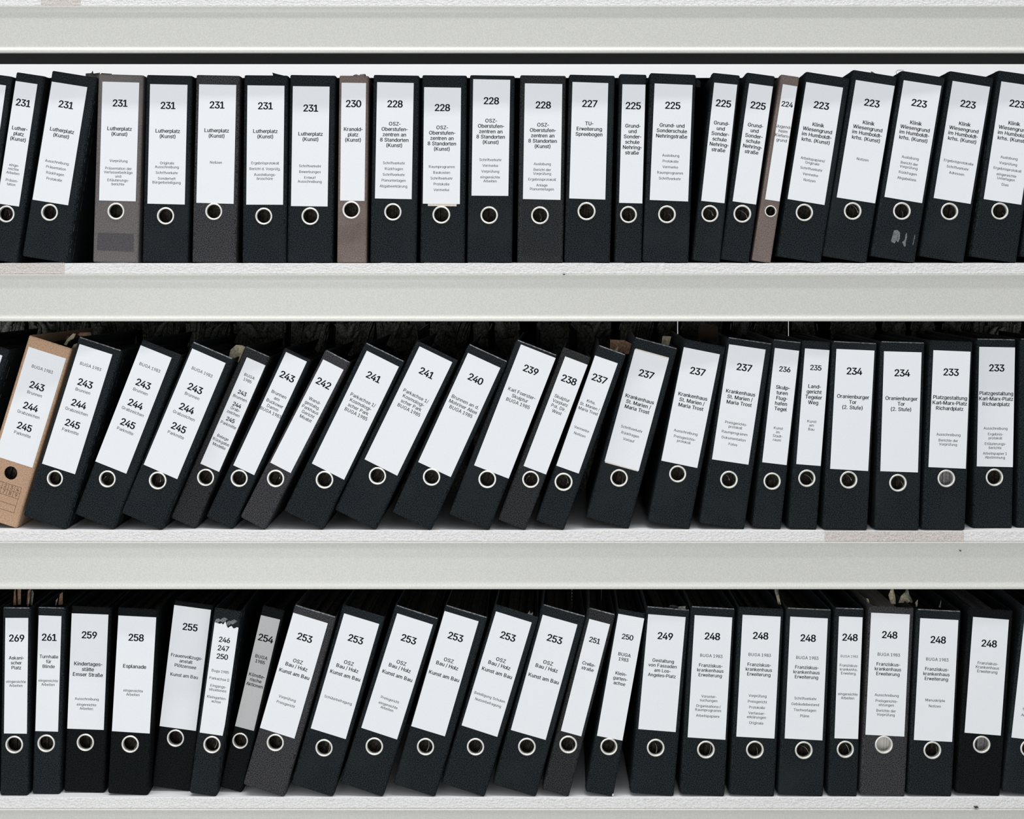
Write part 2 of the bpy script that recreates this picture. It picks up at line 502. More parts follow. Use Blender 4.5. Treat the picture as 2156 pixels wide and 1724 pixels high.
def tube(name, pts, rad, m, parent, n=6):
    V = []; Fc = []
    for i, p in enumerate(pts):
        p = Vector(p)
        d = (Vector(pts[min(i + 1, len(pts) - 1)]) - Vector(pts[max(i - 1, 0)])).normalized()
        u = d.orthogonal().normalized(); w = d.cross(u)
        if i and u.dot(pu) < 0: u = -u; w = -w
        pu = u
        for k in range(n):
            a = 2 * math.pi * k / n
            V.append(tuple(p + (u * math.cos(a) + w * math.sin(a)) * rad))
    for i in range(len(pts) - 1):
        for k in range(n):
            k2 = (k + 1) % n
            Fc.append((i * n + k, i * n + k2, i * n + n + k2, i * n + n + k))
    Fc.append(tuple(range(n))[::-1]); Fc.append(tuple((len(pts) - 1) * n + k for k in range(n)))
    return link(name, mesh_from(name, V, Fc, smooth=True), m, parent)

def sheet(name, poly, y, th, m, parent, bend=.004, k=0):
    """a torn or curled scrap of paper: outline in x, z, a little depth and waviness"""
    rr = random.Random(k)
    V = []; n = len(poly)
    off = [rr.uniform(-bend, bend) for _ in poly]
    for (x, z), o in zip(poly, off): V.append((x, y + o, z))
    for (x, z), o in zip(poly, off): V.append((x, y + o + th, z))
    cx = sum(p[0] for p in poly) / n; cz = sum(p[1] for p in poly) / n
    V.append((cx, y - bend * .5, cz)); V.append((cx, y - bend * .5 + th, cz))
    Fc = []
    for i in range(n):
        j = (i + 1) % n
        Fc += [(i, j, 2 * n), (n + j, n + i, 2 * n + 1), (i, n + i, n + j, j)]
    return link(name, mesh_from(name, V, Fc), m, parent)

def label_plate(w, h, m, parent, x, z, torn=False, y=-.0004, name='spine_label', k=0):
    rr = random.Random(k + int(w * 1e5))
    th = .0003
    if torn:
        top = []
        for i in range(15):
            u = i / 14; zz = h / 2 + rr.uniform(-.0075, -.001) - (.004 if 4 < i < 8 else 0) + (.004 if i in (7, 8) else 0)
            top.append((w / 2 - u * w, zz))
        rt = [(w / 2 - rr.uniform(0, .0012), -h / 2 + h * q) for q in (.1, .2, .3, .42, .55)]
        poly = [(-w / 2, -h / 2), (w / 2 - .002, -h / 2)] + rt + top
    else:
        j = lambda: rr.uniform(-.0003, .0003)
        poly = [(-w / 2 + j(), -h / 2 + j()), (w / 2 + j(), -h / 2 + j()), (w / 2 + j(), h / 2 + j()), (-w / 2 + j(), h / 2 + j())]
    n = len(poly)
    V = [(px, 0, pz) for px, pz in poly] + [(px, th, pz) for px, pz in poly]
    Fc = [tuple(range(n)), tuple(range(2 * n - 1, n - 1, -1))] + [(i, i + n, (i + 1) % n + n, (i + 1) % n) for i in range(n)]
    return link(name, mesh_from(name, V, Fc), m, parent, loc=(x, y, z))

ROWNAME = {1: 'binders on the top shelf', 2: 'binders on the middle shelf', 3: 'binders on the bottom shelf'}
BINDERS_OBJ = {}
def make_binder(idx, row, X, Y, Z, lean, W, H, colour, page, lab, ring, text, desc):
    rr = random.Random(idx * 7 + 1)
    t = thing('ring_binder', desc, 'binder', (X, Y, Z), ROWNAME[row], math.radians(lean))
    # yaw by a hair so that each spine catches the light its own way
    yaw = math.radians(rr.uniform(-.4, .4) - (2.2 if lean > 12 else 1.3 if lean > 5 else 0))
    t.rotation_euler = (Matrix.Rotation(yaw, 3, 'Z') @ Matrix.Rotation(math.radians(lean), 3, 'Y')).to_euler()
    r = .0045 if W > .04 else .003
    hx, hz, R = ring
    hr = R * .80 if colour != 'tan' else R
    hx = max(min(hx, W / 2 - r - R * .93), -W / 2 + r + R * .93)
    cov = link('cover', cover_mesh(W, H, r, hx, hz, hr, rr.uniform(.0028, .005), rr, False), M_COVER[colour], t)
    if colour != 'tan':
        wid = R * .205
        link('finger_ring', ring_mesh(R, wid, .0012), M_RING, t, loc=(hx, 0, hz))
    # label with its print
    lx, lz, lw, lh = lab
    lim = max(W / 2 - lw / 2 - .0012, 0)
    lx = max(min(lx, lim), -lim)
    torn = 'torn label' in desc
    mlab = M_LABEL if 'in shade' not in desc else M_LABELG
    if 'pasted over' in desc:
        label_plate(lw * .97, lh + .004, M_OLDLABEL, t, lx, lz, name='older_label', y=-.0004, k=5)
        p = label_plate(lw, lh, mlab, t, lx, lz, y=-.0008)
    elif 'older label' in desc:
        label_plate(lw * .78, lh, M_OLDLABEL, t, lx + .0015, lz - .0035, name='older_label', y=-.0004, k=5)
        p = label_plate(lw, lh, mlab, t, lx, lz, y=-.0008)
    else:
        p = label_plate(lw, lh, mlab, t, lx, lz, torn)
    lettering(text, lh, p)
    # pages inside: dividers and sheets of uneven height
    V = []; Fc = []
    x = -W / 2 + .0055; k = 0
    xe = W / 2 - .0055
    near = .014 if page in 'wg' else .024
    while x < xe - .002:
        w_ = min(rr.uniform(.004, .011), xe - x)
        top = H - rr.uniform(.014, .030)
        box_data(x, x + w_ - .0006, near + rr.uniform(0, .006), .268 - rr.uniform(0, .01), .006, top, V, Fc)
        x += w_
    link('page_block', mesh_from('page_block', V, Fc), M_PAGES[page], t)['kind'] = 'stuff'
    # steel wire of the lever arch behind the finger hole
    if page == 'd':
        a0 = rr.choice([-1.1, -.5, 2.4, .2, -.8]); rad = rr.uniform(.010, .016)
        cx = hx + rr.uniform(-.009, .004); cz = hz - rr.uniform(.002, .010)
        pts = [(cx + rad * math.cos(a0 + q * 1.5 / 7), .010 + .0015 * q, cz + rad * math.sin(a0 + q * 1.5 / 7)) for q in range(8)]
        tube('lever_wire', pts, .00055, M_WIRE, t)
    # worn top edge of the spine
    if idx % 3 != 1 and colour in ('black', 'dusk', 'charcoal') and row != 1:
        V = []; Fc = []
        n = 16
        for i in range(n + 1):
            u = -W / 2 + r * .5 + (W - r) * i / n
            q = rr.uniform(.0002, .0007)
            V += [(u, -.00006, H - .0010 - q), (u, .0009, H + .0001), (u, .0016, H + .0001)]
        for i in range(n):
            a = i * 3; b = a + 3
            Fc += [(a, b, b + 1, a + 1), (a + 1, b + 1, b + 2, a + 2)]
        link('worn_edge', mesh_from('worn_edge', V, Fc), M_SCUFF, t)
    # scuffed side strip, when the side shows
    return t, (W, H, hx, hz, lx, lz, lw, lh)


BINDERS = [
    (1, -0.9386, 0.0022, 1.5022, 7.98, 0.0783, 0.3221, 'black', 'd', (0.0006, 0.2043, 0.0617, 0.2033), (0.0055, 0.087, 0.0146), [], 'black binder cut off by the left end of the top row'),
    (1, -0.8734, 0.0037, 1.5006, 8.69, 0.0502, 0.3234, 'black', 'd', (-0.004, 0.2023, 0.0379, 0.2121), (-0.0051, 0.0806, 0.0146), [('N', 0.0354, '231'), ('M', 0.0797, 'Luther-|platz|(Kunst)'), ('S', 0.1432, 'einge-|reichte|Arbeiten|||Präsen-|tation')], 'narrow leaning black binder 231, second from the left on the top shelf'),
    (1, -0.8008, 0.0028, 1.5031, 9.26, 0.0785, 0.3213, 'black', 'd', (-0.0051, 0.2004, 0.0621, 0.2047), (-0.004, 0.081, 0.0146), [('N', 0.0354, '231'), ('M', 0.0799, 'Lutherplatz|(Kunst)'), ('S', 0.1349, 'Ausschreibung||Präsentation||Rückfragen||Protokolle')], 'wide leaning black binder 231 listing Ausschreibung, left of the taupe binder'),
    (1, -0.6798, 0.004, 1.498, 1.72, 0.0774, 0.3219, 'taupe', 'd', (0.0008, 0.2073, 0.063, 0.2035), (-0.0013, 0.0878, 0.0146), [('N', 0.0361, '231'), ('M', 0.0798, 'Lutherplatz|(Kunst)'), ('S', 0.135, 'Vorprüfung|||Präsentation der|Verfasserbeiträge|und|Erläuterungs-|berichte')], 'faded taupe binder 231 with a darker band near its foot'),
    (1, -0.5943, 0.0041, 1.4977, 1.28, 0.0785, 0.3209, 'black', 'd', (-0.0004, 0.2027, 0.0637, 0.2047), (-0.0009, 0.0801, 0.0149), [('N', 0.0359, '231'), ('M', 0.0795, 'Lutherplatz|(Kunst)'), ('S', 0.1345, 'Originale|Ausschreibung||Schriftverkehr||Sonderheft|Bürgerbeteiligung')], 'upright black binder 231 listing Originale, right of the taupe binder'),
    (1, -0.5101, 0.0013, 1.4976, 1.28, 0.0752, 0.3206, 'charcoal', 'd', (-0.0001, 0.2031, 0.0636, 0.2032), (-0.0021, 0.0876, 0.0146), [('N', 0.0349, '231'), ('M', 0.0785, 'Lutherplatz|(Kunst)'), ('S', 0.1332, 'Notizen')], 'charcoal grey binder 231 listing only Notizen'),
    (1, -0.4245, 0.0011, 1.4972, 0.62, 0.0747, 0.3209, 'black', 'd', (0.0002, 0.2014, 0.0632, 0.2036), (-0.001, 0.08, 0.0146), [('N', 0.0346, '231'), ('M', 0.0778, 'Lutherplatz|(Kunst)'), ('S', 0.1324, 'Ergebnisprotokoll||Bericht d. Vorprüfg.||Ausstellungs-|broschüre')], 'black binder 231 listing Ergebnisprotokoll, with a torn black flap on top'),
    (1, -0.3469, 0.0052, 1.4975, 0.98, 0.0785, 0.3214, 'black', 'd', (-0.0021, 0.1995, 0.063, 0.2054), (-0.0003, 0.0799, 0.0151), [('N', 0.0373, '231'), ('M', 0.0814, 'Lutherplatz|(Kunst)'), ('S', 0.1365, 'Schriftverkehr||Bewerbungen||Entwurf|Ausschreibung')], 'black binder 231 listing Bewerbungen, left of the brown binder 230'),
    (1, -0.2746, 0.0023, 1.4971, 0.7, 0.0505, 0.3205, 'brown', 'd', (0.0, 0.2072, 0.0417, 0.2016), (-0.0016, 0.0909, 0.0153), [('N', 0.0354, '230'), ('M', 0.079, 'Kranold-|platz|(Kunst)')], 'narrow faded brown binder 230 with a frayed top'),
    (1, -0.2038, 0.0022, 1.4975, 1.05, 0.0785, 0.321, 'black', 'd', (-0.0014, 0.2089, 0.0627, 0.1988), (-0.0017, 0.087, 0.0149), [('N', 0.0365, '228'), ('M', 0.0705, 'OSZ-|Oberstufen-|zentren an|8 Standorten|(Kunst)'), ('S', 0.1377, 'Schriftverkehr||Rückfragen||Schriftverkehr||Planunterlagen||Abgabeerklärung')], 'black binder 228 right beside the brown binder 230'),
    (1, -0.1194, 0.006, 1.4973, 0.67, 0.0768, 0.3215, 'black', 'd', (-0.0031, 0.2008, 0.0633, 0.1998), (-0.0027, 0.0825, 0.0154), [('N', 0.0347, '228'), ('M', 0.0687, 'OSZ-|Oberstufen-|zentren an|8 Standorten|(Kunst)'), ('S', 0.136, 'Raumprogramm||Baukosten||Schriftverkehr||Protokolle||Vermerke')], 'black binder 228 listing Baukosten, an older label peeping out below'),
    (1, -0.0385, 0.0034, 1.4974, 0.88, 0.0767, 0.3209, 'black', 'd', (-0.0012, 0.2142, 0.0632, 0.1989), (-0.0018, 0.0815, 0.0151), [('N', 0.0363, '228'), ('M', 0.0703, 'OSZ-|Oberstufen-|zentren an|8 Standorten|(Kunst)'), ('S', 0.1373, 'Schriftverkehr||Vermerke||Vorprüfung||eingereichte|Arbeiten')], 'black binder 228 whose white label sits highest, near the spine top'),
    (1, 0.0481, 0.0052, 1.4974, 0.94, 0.0785, 0.321, 'dusk', 'd', (0.001, 0.2077, 0.064, 0.1983), (-0.0015, 0.0813, 0.0153), [('N', 0.0364, '228'), ('M', 0.0704, 'OSZ-|Oberstufen-|zentren an|8 Standorten|(Kunst)'), ('S', 0.1374, 'Auslobung||Bericht der|Vorprüfung||Ergebnisprotokoll||Anlage|Planunterlagen')], 'dark brownish binder 228 with a blacker rectangle round its finger ring'),
    (1, 0.1289, 0.0034, 1.4978, 1.5, 0.0783, 0.3211, 'black', 'd', (-0.0028, 0.2085, 0.0616, 0.1994), (-0.0035, 0.0879, 0.0156), [('N', 0.0361, '227'), ('M', 0.0701, 'TU-|Erweiterung|Spreebogen')], 'black binder 227 titled TU-Erweiterung Spreebogen on the top shelf'),
    (1, 0.1991, 0.0042, 1.4974, 1.54, 0.0464, 0.3229, 'black', 'd', (0.0014, 0.2039, 0.0394, 0.2031), (-0.0017, 0.0825, 0.0146), [('N', 0.0363, '225'), ('M', 0.0708, 'Grund-|und|Sonder-|schule|Nehring-|straße')], 'narrow upright black binder 225 between binder 227 and wide binder 225'),
    (1, 0.263, 0.0018, 1.4984, 2.33, 0.0785, 0.3225, 'black', 'd', (0.0012, 0.2051, 0.0653, 0.1996), (-0.0011, 0.0819, 0.0153), [('N', 0.0365, '225'), ('M', 0.0707, 'Grund- und|Sonderschule|Nehringstraße'), ('S', 0.1221, 'Auslobung||Protokolle||Vermerke||Raumprogramm||Schriftverkehr')], 'wide black binder 225 listing Auslobung and Protokolle'),
    (1, 0.3325, 0.0042, 1.4994, 6.19, 0.0474, 0.323, 'black', 'd', (0.0003, 0.2046, 0.0394, 0.2036), (-0.0024, 0.0824, 0.0146), [('N', 0.034, '225'), ('M', 0.068, 'Grund-|und|Sonder-|schule|Nehring-|straße')], 'narrow leaning black binder 225, just right of the wide 225'),
    (1, 0.3818, 0.0053, 1.5003, 8.0, 0.0494, 0.323, 'black', 'd', (0.0024, 0.2029, 0.0405, 0.2041), (0.0015, 0.0821, 0.0153), [('N', 0.0357, '225'), ('M', 0.0699, 'Grund-|und|Sonder-|schule|Nehring-|straße')], 'narrow leaning black binder 225, just left of thin brown 224'),
    (1, 0.4271, 0.0036, 1.4992, 8.78, 0.032, 0.3221, 'brown', 'd', (0.0036, 0.2063, 0.025, 0.1992), (0.0024, 0.0879, 0.0101), [('n', 0.033, '224'), ('m', 0.0717, 'Jugend-|heim|Kiefern-|grund')], 'very thin brown binder 224 leaning on the top shelf'),
    (1, 0.4915, 0.0047, 1.5028, 8.99, 0.0763, 0.3201, 'black', 'd', (-0.0033, 0.201, 0.0636, 0.2032), (-0.0033, 0.0813, 0.0149), [('N', 0.0359, '223'), ('M', 0.0696, 'Klinik|Wiesengrund|im Humboldt-|krhs. (Kunst)'), ('S', 0.1293, 'Arbeitspapiere/|Originale||Schriftverkehr||Vermerke||Notizen')], 'black binder 223 listing Arbeitspapiere, right beside thin brown 224'),
    (1, 0.5696, 0.0044, 1.503, 9.36, 0.0767, 0.3232, 'black', 'd', (0.0026, 0.2049, 0.0666, 0.2035), (0.0003, 0.0842, 0.0151), [('N', 0.0349, '223'), ('M', 0.0694, 'Klinik|Wiesengrund|im Humboldt-|krhs. (Kunst)'), ('S', 0.1326, 'Notizen')], 'black binder 223 listing only Notizen'),
    (1, 0.6518, 0.0013, 1.5029, 9.31, 0.0755, 0.3213, 'black', 'd', (0.0007, 0.2046, 0.0644, 0.2026), (0.0015, 0.0844, 0.0151), [('N', 0.0351, '223'), ('M', 0.0693, 'Klinik|Wiesengrund|im Humboldt-|krhs. (Kunst)'), ('S', 0.1294, 'Auslobung||Bericht der|Vorprüfung||Rückfragen||Abgabeliste')], 'black binder 223 with grey sticker residue near its foot'),
    (1, 0.736, 0.0048, 1.503, 9.31, 0.0768, 0.3212, 'black', 'd', (0.0015, 0.2035, 0.0642, 0.2027), (0.0001, 0.0835, 0.0149), [('N', 0.0352, '223'), ('M', 0.0696, 'Klinik|Wiesengrund|im Humboldt-|krhs. (Kunst)'), ('S', 0.1355, 'Ergebnisprotokolle||Schriftverkehr||Adressen')], 'black binder 223 listing Ergebnisprotokolle and Adressen'),
    (1, 0.825, 0.004, 1.5026, 8.44, 0.0785, 0.3221, 'black', 'd', (0.0002, 0.202, 0.064, 0.2037), (-0.0018, 0.0839, 0.0146), [('N', 0.0342, '223'), ('M', 0.068, 'Klinik|Wiesengrund|im Humboldt-|krhs. (Kunst)'), ('S', 0.1277, 'Auslobung||Vorprüfung||Ergebnisprotokoll||eingereichte|Unterlagen||Dias')], 'black binder 223 listing Dias, cut by the right edge of the photo'),
    (1, 0.9093, 0.0025, 1.5026, 8.44, 0.0785, 0.3218, 'black', 'd', (0.0002, 0.2019, 0.064, 0.2036), (-0.0018, 0.0838, 0.0146), [], 'sliver of black binder at the right end of the top row'),
    (2, -0.9985, 0.012, 1.0537, 17.96, 0.0785, 0.3222, 'black', 'd', (-0.0009, 0.2029, 0.0634, 0.2131), (-0.0012, 0.08, 0.0147), [], 'scuffed black binder cut off by the left end of the middle row'),
    (2, -0.8874, 0.01, 1.0533, 17.26, 0.0785, 0.323, 'tan', 'd', (0.0007, 0.2058, 0.0681, 0.1964), (0.0009, 0.0874, 0.0116), [('T', 0.0296, 'BUGA 1983'), ('N', 0.0603, '243'), ('T', 0.0741, 'Brunnen'), ('N', 0.0975, '244'), ('T', 0.1107, 'Grabzeichen'), ('N', 0.1334, '245'), ('T', 0.1467, 'Parkmitte')], 'tan cardboard binder with a printed number grid and plain finger hole'),
    (2, -0.7993, -0.0013, 1.0535, 17.58, 0.0784, 0.3212, 'black', 'd', (-0.0039, 0.2024, 0.06, 0.2143), (-0.0051, 0.0776, 0.0141), [('T', 0.0304, 'BUGA 1983'), ('N', 0.061, '243'), ('T', 0.0746, 'Brunnen'), ('N', 0.0979, '244'), ('T', 0.1111, 'Grabzeichen'), ('N', 0.1337, '245'), ('T', 0.1469, 'Parkmitte')], 'black binder 243 244 245 directly right of the tan cardboard binder'),
    (2, -0.7138, -0.0013, 1.0551, 21.43, 0.0737, 0.3205, 'black', 'd', (-0.0076, 0.2034, 0.0574, 0.2132), (-0.0057, 0.0764, 0.0146), [('T', 0.0292, 'BUGA 1983'), ('N', 0.0598, '243'), ('T', 0.0734, 'Brunnen'), ('N', 0.0967, '244'), ('T', 0.1099, 'Grabzeichen'), ('N', 0.1325, '245'), ('T', 0.1457, 'Parkmitte')], 'black binder 243 244 245, middle one of three black ones alike'),
    (2, -0.6321, -0.0058, 1.0565, 22.85, 0.0761, 0.3172, 'black', 'd', (-0.0025, 0.1984, 0.0627, 0.2149), (-0.0011, 0.0754, 0.0153), [('T', 0.0301, 'BUGA 1983'), ('N', 0.0606, '243'), ('T', 0.0742, 'Brunnen'), ('N', 0.0975, '244'), ('T', 0.1106, 'Grabzeichen'), ('N', 0.1332, '245'), ('T', 0.1463, 'Parkmitte')], 'black binder 243 244 245 with a yellowish paper behind its top corner'),
    (2, -0.564, 0.0055, 1.0511, 23.66, 0.0473, 0.3217, 'dusk', 'd', (0.0042, 0.2057, 0.035, 0.1995), (0.0042, 0.0879, 0.0149), [('c', 0.0283, 'BUGA|1985'), ('k', 0.0595, '243'), ('c', 0.0689, 'Brunnen'), ('k', 0.0819, '244'), ('c', 0.0897, 'Grab-|zeichen'), ('k', 0.1098, '245'), ('c', 0.119, 'Parkmitte'), ('c', 0.1426, 'Belege|Rückgabe|Modelle')], 'narrow leaning binder with 243 244 245 in small print, listing Belege'),
    (2, -0.501, 0.0021, 1.0523, 25.08, 0.0505, 0.3198, 'black', 'd', (0.0, 0.2071, 0.0393, 0.2141), (-0.0013, 0.0841, 0.0149), [('N', 0.0372, '243'), ('t', 0.0707, 'Brunnen|am|Buckower|Damm|BUGA 1983')], 'narrow black binder 243 naming Buckower Damm'),
    (2, -0.4429, -0.0036, 1.0526, 27.14, 0.0479, 0.3214, 'charcoal', 'd', (-0.0006, 0.206, 0.039, 0.1982), (0.0002, 0.0866, 0.015), [('N', 0.0362, '242'), ('t', 0.0696, 'Wand-|gestaltg.|Parkhaus|Gericht|Moabit')], 'narrow leaning charcoal binder 242 titled Parkhaus Gericht Moabit'),
    (2, -0.3563, -0.0036, 1.0579, 25.96, 0.0745, 0.3201, 'black', 'd', (0.0018, 0.2009, 0.0616, 0.2145), (0.0024, 0.0785, 0.0153), [('N', 0.035, '241'), ('p', 0.0778, 'Parkachse 1/|Kosmologi-|scher Park|BUGA 1985')], 'left one of the two leaning black binders numbered 241'),
    (2, -0.268, -0.0036, 1.0588, 25.98, 0.0785, 0.322, 'black', 'd', (0.0008, 0.2075, 0.0623, 0.2151), (0.0017, 0.0845, 0.015), [('N', 0.0357, '241'), ('p', 0.0785, 'Parkachse 1/|Kosmologi-|scher Park|BUGA 1985')], 'right one of the two leaning black binders numbered 241'),
    (2, -0.1711, -0.006, 1.0568, 24.46, 0.0733, 0.3159, 'black', 'd', (-0.001, 0.1989, 0.0613, 0.2046), (-0.0003, 0.0829, 0.015), [('N', 0.035, '240'), ('p', 0.0777, 'Brunnen an d.|Mohriner Allee|BUGA 1985')], 'leaning black binder 240 titled Brunnen Mohriner Allee'),
    (2, -0.0732, -0.006, 1.055, 21.22, 0.074, 0.3203, 'black', 'd', (0.0049, 0.2044, 0.0632, 0.2207), (0.0024, 0.0799, 0.0153), [('N', 0.0343, '239'), ('p', 0.077, 'Karl Foerster-|Skulptur|BUGA 1985')], 'leaning black binder 239 titled Skulptur, left of a narrow binder'),
    (2, -0.0003, -0.006, 1.0505, 20.75, 0.0502, 0.315, 'dusk', 'd', (0.0039, 0.2014, 0.041, 0.1998), (0.0025, 0.0842, 0.0146), [('N', 0.0352, '238'), ('t', 0.0684, 'Skulptur|Vorplatz|Pol. Dir.|West')], 'narrow binder 238 titled Skulptur Vorplatz, pale worn left edge'),
    (2, 0.0647, -0.0058, 1.05, 19.47, 0.0505, 0.3175, 'black', 'd', (-0.0042, 0.1994, 0.0406, 0.1991), (-0.0028, 0.0776, 0.0155), [('N', 0.0352, '237'), ('c', 0.077, 'Krhs.|St. Marien /|Maria Trost'), ('S', 0.1261, 'Vermerke||Notizen')], 'narrow leaning black binder 237 listing Vermerke'),
    (2, 0.1637, 0.0055, 1.0515, 15.05, 0.0764, 0.3201, 'black', 'd', (-0.0021, 0.2002, 0.0605, 0.1987), (-0.0009, 0.0797, 0.0151), [('N', 0.0357, '237'), ('M', 0.0796, 'Krankenhaus|St. Marien /|Maria Trost'), ('S', 0.1327, 'Schriftverkehr||Rückfragen||Vorlauf')], 'wide black binder 237 listing Schriftverkehr, label pasted over an older one'),
    (2, 0.2686, 0.001, 1.0486, 11.17, 0.072, 0.318, 'black', 'd', (-0.0029, 0.2048, 0.0626, 0.1981), (-0.0025, 0.089, 0.0146), [('N', 0.0363, '237'), ('M', 0.0794, 'Krankenhaus|St. Marien /|Maria Trost'), ('S', 0.1421, 'Ausschreibung||Preisgerichts-|protokoll')], 'wide black binder 237 listing Ausschreibung, finger ring touching the label'),
    (2, 0.3593, -0.0002, 1.0473, 8.51, 0.077, 0.321, 'black', 'd', (-0.0027, 0.21, 0.063, 0.1988), (-0.0003, 0.0803, 0.0151), [('N', 0.0356, '237'), ('M', 0.0791, 'Krankenhaus|St. Marien /|Maria Trost'), ('S', 0.1321, 'Preisgerichts-|protokoll||Raumprogramm||Dokumentation||Fotos')], 'wide black binder 237 listing Fotos'),
    (2, 0.4356, -0.0002, 1.0443, 6.28, 0.0494, 0.3216, 'black', 'd', (0.0009, 0.2089, 0.0414, 0.1962), (0.0003, 0.0804, 0.0148), [('n', 0.0341, '236'), ('M', 0.0655, 'Skulp-|turen|Flug-|hafen|Tegel'), ('S', 0.1354, 'Kunst|im|Stadt-|raum')], 'narrow black binder 236 titled Skulpturen Flughafen Tegel'),
    (2, 0.4965, -0.0036, 1.0435, 4.29, 0.0487, 0.3209, 'black', 'd', (0.0015, 0.2083, 0.0415, 0.1983), (0.0004, 0.0864, 0.0148), [('n', 0.0317, '235'), ('M', 0.0637, 'Land-|gericht|Tegeler|Weg'), ('S', 0.1235, 'Kunst|am|Bau')], 'narrow black binder 235 titled Landgericht Tegeler Weg'),
    (2, 0.5682, -0.006, 1.0436, 2.99, 0.0762, 0.3189, 'black', 'd', (0.0014, 0.2035, 0.0644, 0.2051), (0.0015, 0.084, 0.015), [('N', 0.0366, '234'), ('M', 0.0801, 'Oranienburger|Tor|(2. Stufe)')], 'left one of the two black binders numbered 234, beside narrow 235'),
    (2, 0.6566, -0.006, 1.0428, 1.73, 0.0759, 0.3197, 'black', 'd', (0.0005, 0.2007, 0.0637, 0.2044), (-0.0009, 0.0795, 0.015), [('N', 0.0359, '234'), ('M', 0.0794, 'Oranienburger|Tor|(2. Stufe)')], 'right one of the two black binders numbered 234'),
    (2, 0.7361, -0.006, 1.0432, 2.39, 0.0738, 0.3211, 'black', 'g', (0.0013, 0.2046, 0.0635, 0.1998), (0.0008, 0.0867, 0.015), [('N', 0.0364, '233'), ('M', 0.0799, 'Platzgestaltung|Karl-Marx-Platz|Richardplatz'), ('S', 0.143, 'Ausschreibung||Berichte der|Vorprüfung')], 'black binder 233 with grey board showing through its finger ring'),
    (2, 0.8247, 0.0078, 1.0423, 1.1, 0.0685, 0.3243, 'black', 'd', (0.0016, 0.2079, 0.0615, 0.205), (0.0014, 0.0871, 0.0151), [('N', 0.0355, '233'), ('M', 0.0792, 'Platzgestaltung|Karl-Marx-Platz|Richardplatz'), ('S', 0.1392, 'Ausschreibung||Ergebnis-|protokoll||Erläuterungs-|berichte||Arbeitspapier 1|Abstimmung')], 'black binder 233 listing Abstimmung, last labelled one on the middle shelf'),
    (2, 0.906, 0.0112, 1.0423, 0.93, 0.0765, 0.3241, 'black', 'd', (0.0069, 0.2076, 0.0616, 0.2053), (0.0013, 0.0865, 0.0152), [], 'dark binder cut off by the right end of the middle row'),
    (3, -0.9191, -0.0015, 0.5879, 0.84, 0.0752, 0.3205, 'black', 'd', (-0.0027, 0.2085, 0.0569, 0.1979), (0.0002, 0.0884, 0.0147), [], 'black binder at the far left end of the bottom row'),  # out of view, added to block light from the left
    (3, -0.8509, -0.0027, 0.5876, 0.83, 0.0479, 0.3212, 'black', 'd', (0.0012, 0.2049, 0.0391, 0.1973), (-0.0003, 0.0872, 0.0152), [('N', 0.0344, '269'), ('s', 0.0681, 'Askani-|scher|Platz'), ('S', 0.1086, 'eingereichte|Arbeiten')], 'narrow black binder 269 titled Askanischer Platz, brown tabs standing out of its top'),
    (3, -0.7982, 0.003, 0.588, 1.7, 0.0475, 0.3195, 'black', 'd', (-0.0016, 0.2064, 0.0392, 0.1979), (-0.0019, 0.0868, 0.0152), [('N', 0.0369, '261'), ('s', 0.0699, 'Turnhalle|für|Blinde'), ('S', 0.111, 'eingereichte|Arbeiten')], 'narrow black binder 261 titled Turnhalle'),
    (3, -0.7347, 0.0088, 0.5887, 2.32, 0.07, 0.3185, 'jet', 'd', (-0.0017, 0.2073, 0.063, 0.198), (-0.0011, 0.0856, 0.015), [('N', 0.0362, '259'), ('M', 0.0858, 'Kindertages-|stätte|Emser Straße'), ('S', 0.1459, 'Ausschreibung||eingereichte|Arbeiten')], 'wide black binder 259 titled Kindertagesstätte Emser Straße'),
    (3, -0.6569, -0.0015, 0.5893, 3.2, 0.0693, 0.3179, 'jet', 'd', (-0.0002, 0.2054, 0.0644, 0.1982), (-0.0002, 0.0861, 0.0149), [('N', 0.0361, '258'), ('M', 0.0854, 'Esplanade'), ('S', 0.1269, 'eingereichte|Arbeiten')], 'wide black binder 258 titled Esplanade'),
    (3, -0.5871, 0.0157, 0.5916, 7.08, 0.0689, 0.323, 'jet', 'd', (-0.0034, 0.21, 0.0638, 0.21), (-0.0031, 0.0879, 0.0151), [('N', 0.0342, '255'), ('s', 0.0854, 'Frauenvollzugs-|anstalt|Plötzensee'), ('s', 0.1184, 'Kunst am Bau')], 'wide black binder 255 titled Frauenvollzugsanstalt, standing slightly back'),
    (3, -0.5275, -0.006, 0.5905, 7.8, 0.0468, 0.319, 'black', 'd', (0.0076, 0.2002, 0.0416, 0.1911), (0.0042, 0.087, 0.0149), [('n', 0.0287, '246'), ('n', 0.0433, '247'), ('n', 0.0575, '250'), ('a', 0.0829, 'Buga 1985'), ('a', 0.0959, 'Parkachse II'), ('a', 0.1085, 'Eingangs-|situationen'), ('a', 0.1281, 'Kleingarten-|achse')], 'narrow black binder 246 247 250 with a torn label top'),
    (3, -0.4834, 0.0117, 0.5918, 13.36, 0.039, 0.3219, 'jet', 'd', (-0.0069, 0.2067, 0.0341, 0.1967), (-0.0042, 0.086, 0.0138), [('N', 0.0372, '254'), ('s', 0.0702, 'BUGA|1985'), ('s', 0.1031, 'Künstle-|rische|Aktionen')], 'narrow black binder 254 pushed back, its label in shade'),
    (3, -0.4235, -0.006, 0.5976, 16.13, 0.0739, 0.3201, 'charcoal', 'd', (-0.0054, 0.2034, 0.062, 0.205), (-0.0036, 0.0846, 0.0149), [('N', 0.035, '253'), ('M', 0.0772, 'OSZ|Bau / Holz'), ('M', 0.0992, 'Kunst am Bau'), ('S', 0.1428, 'Vorprüfung||Preisgericht')], 'charcoal grey leaning binder 253 listing Vorprüfung'),
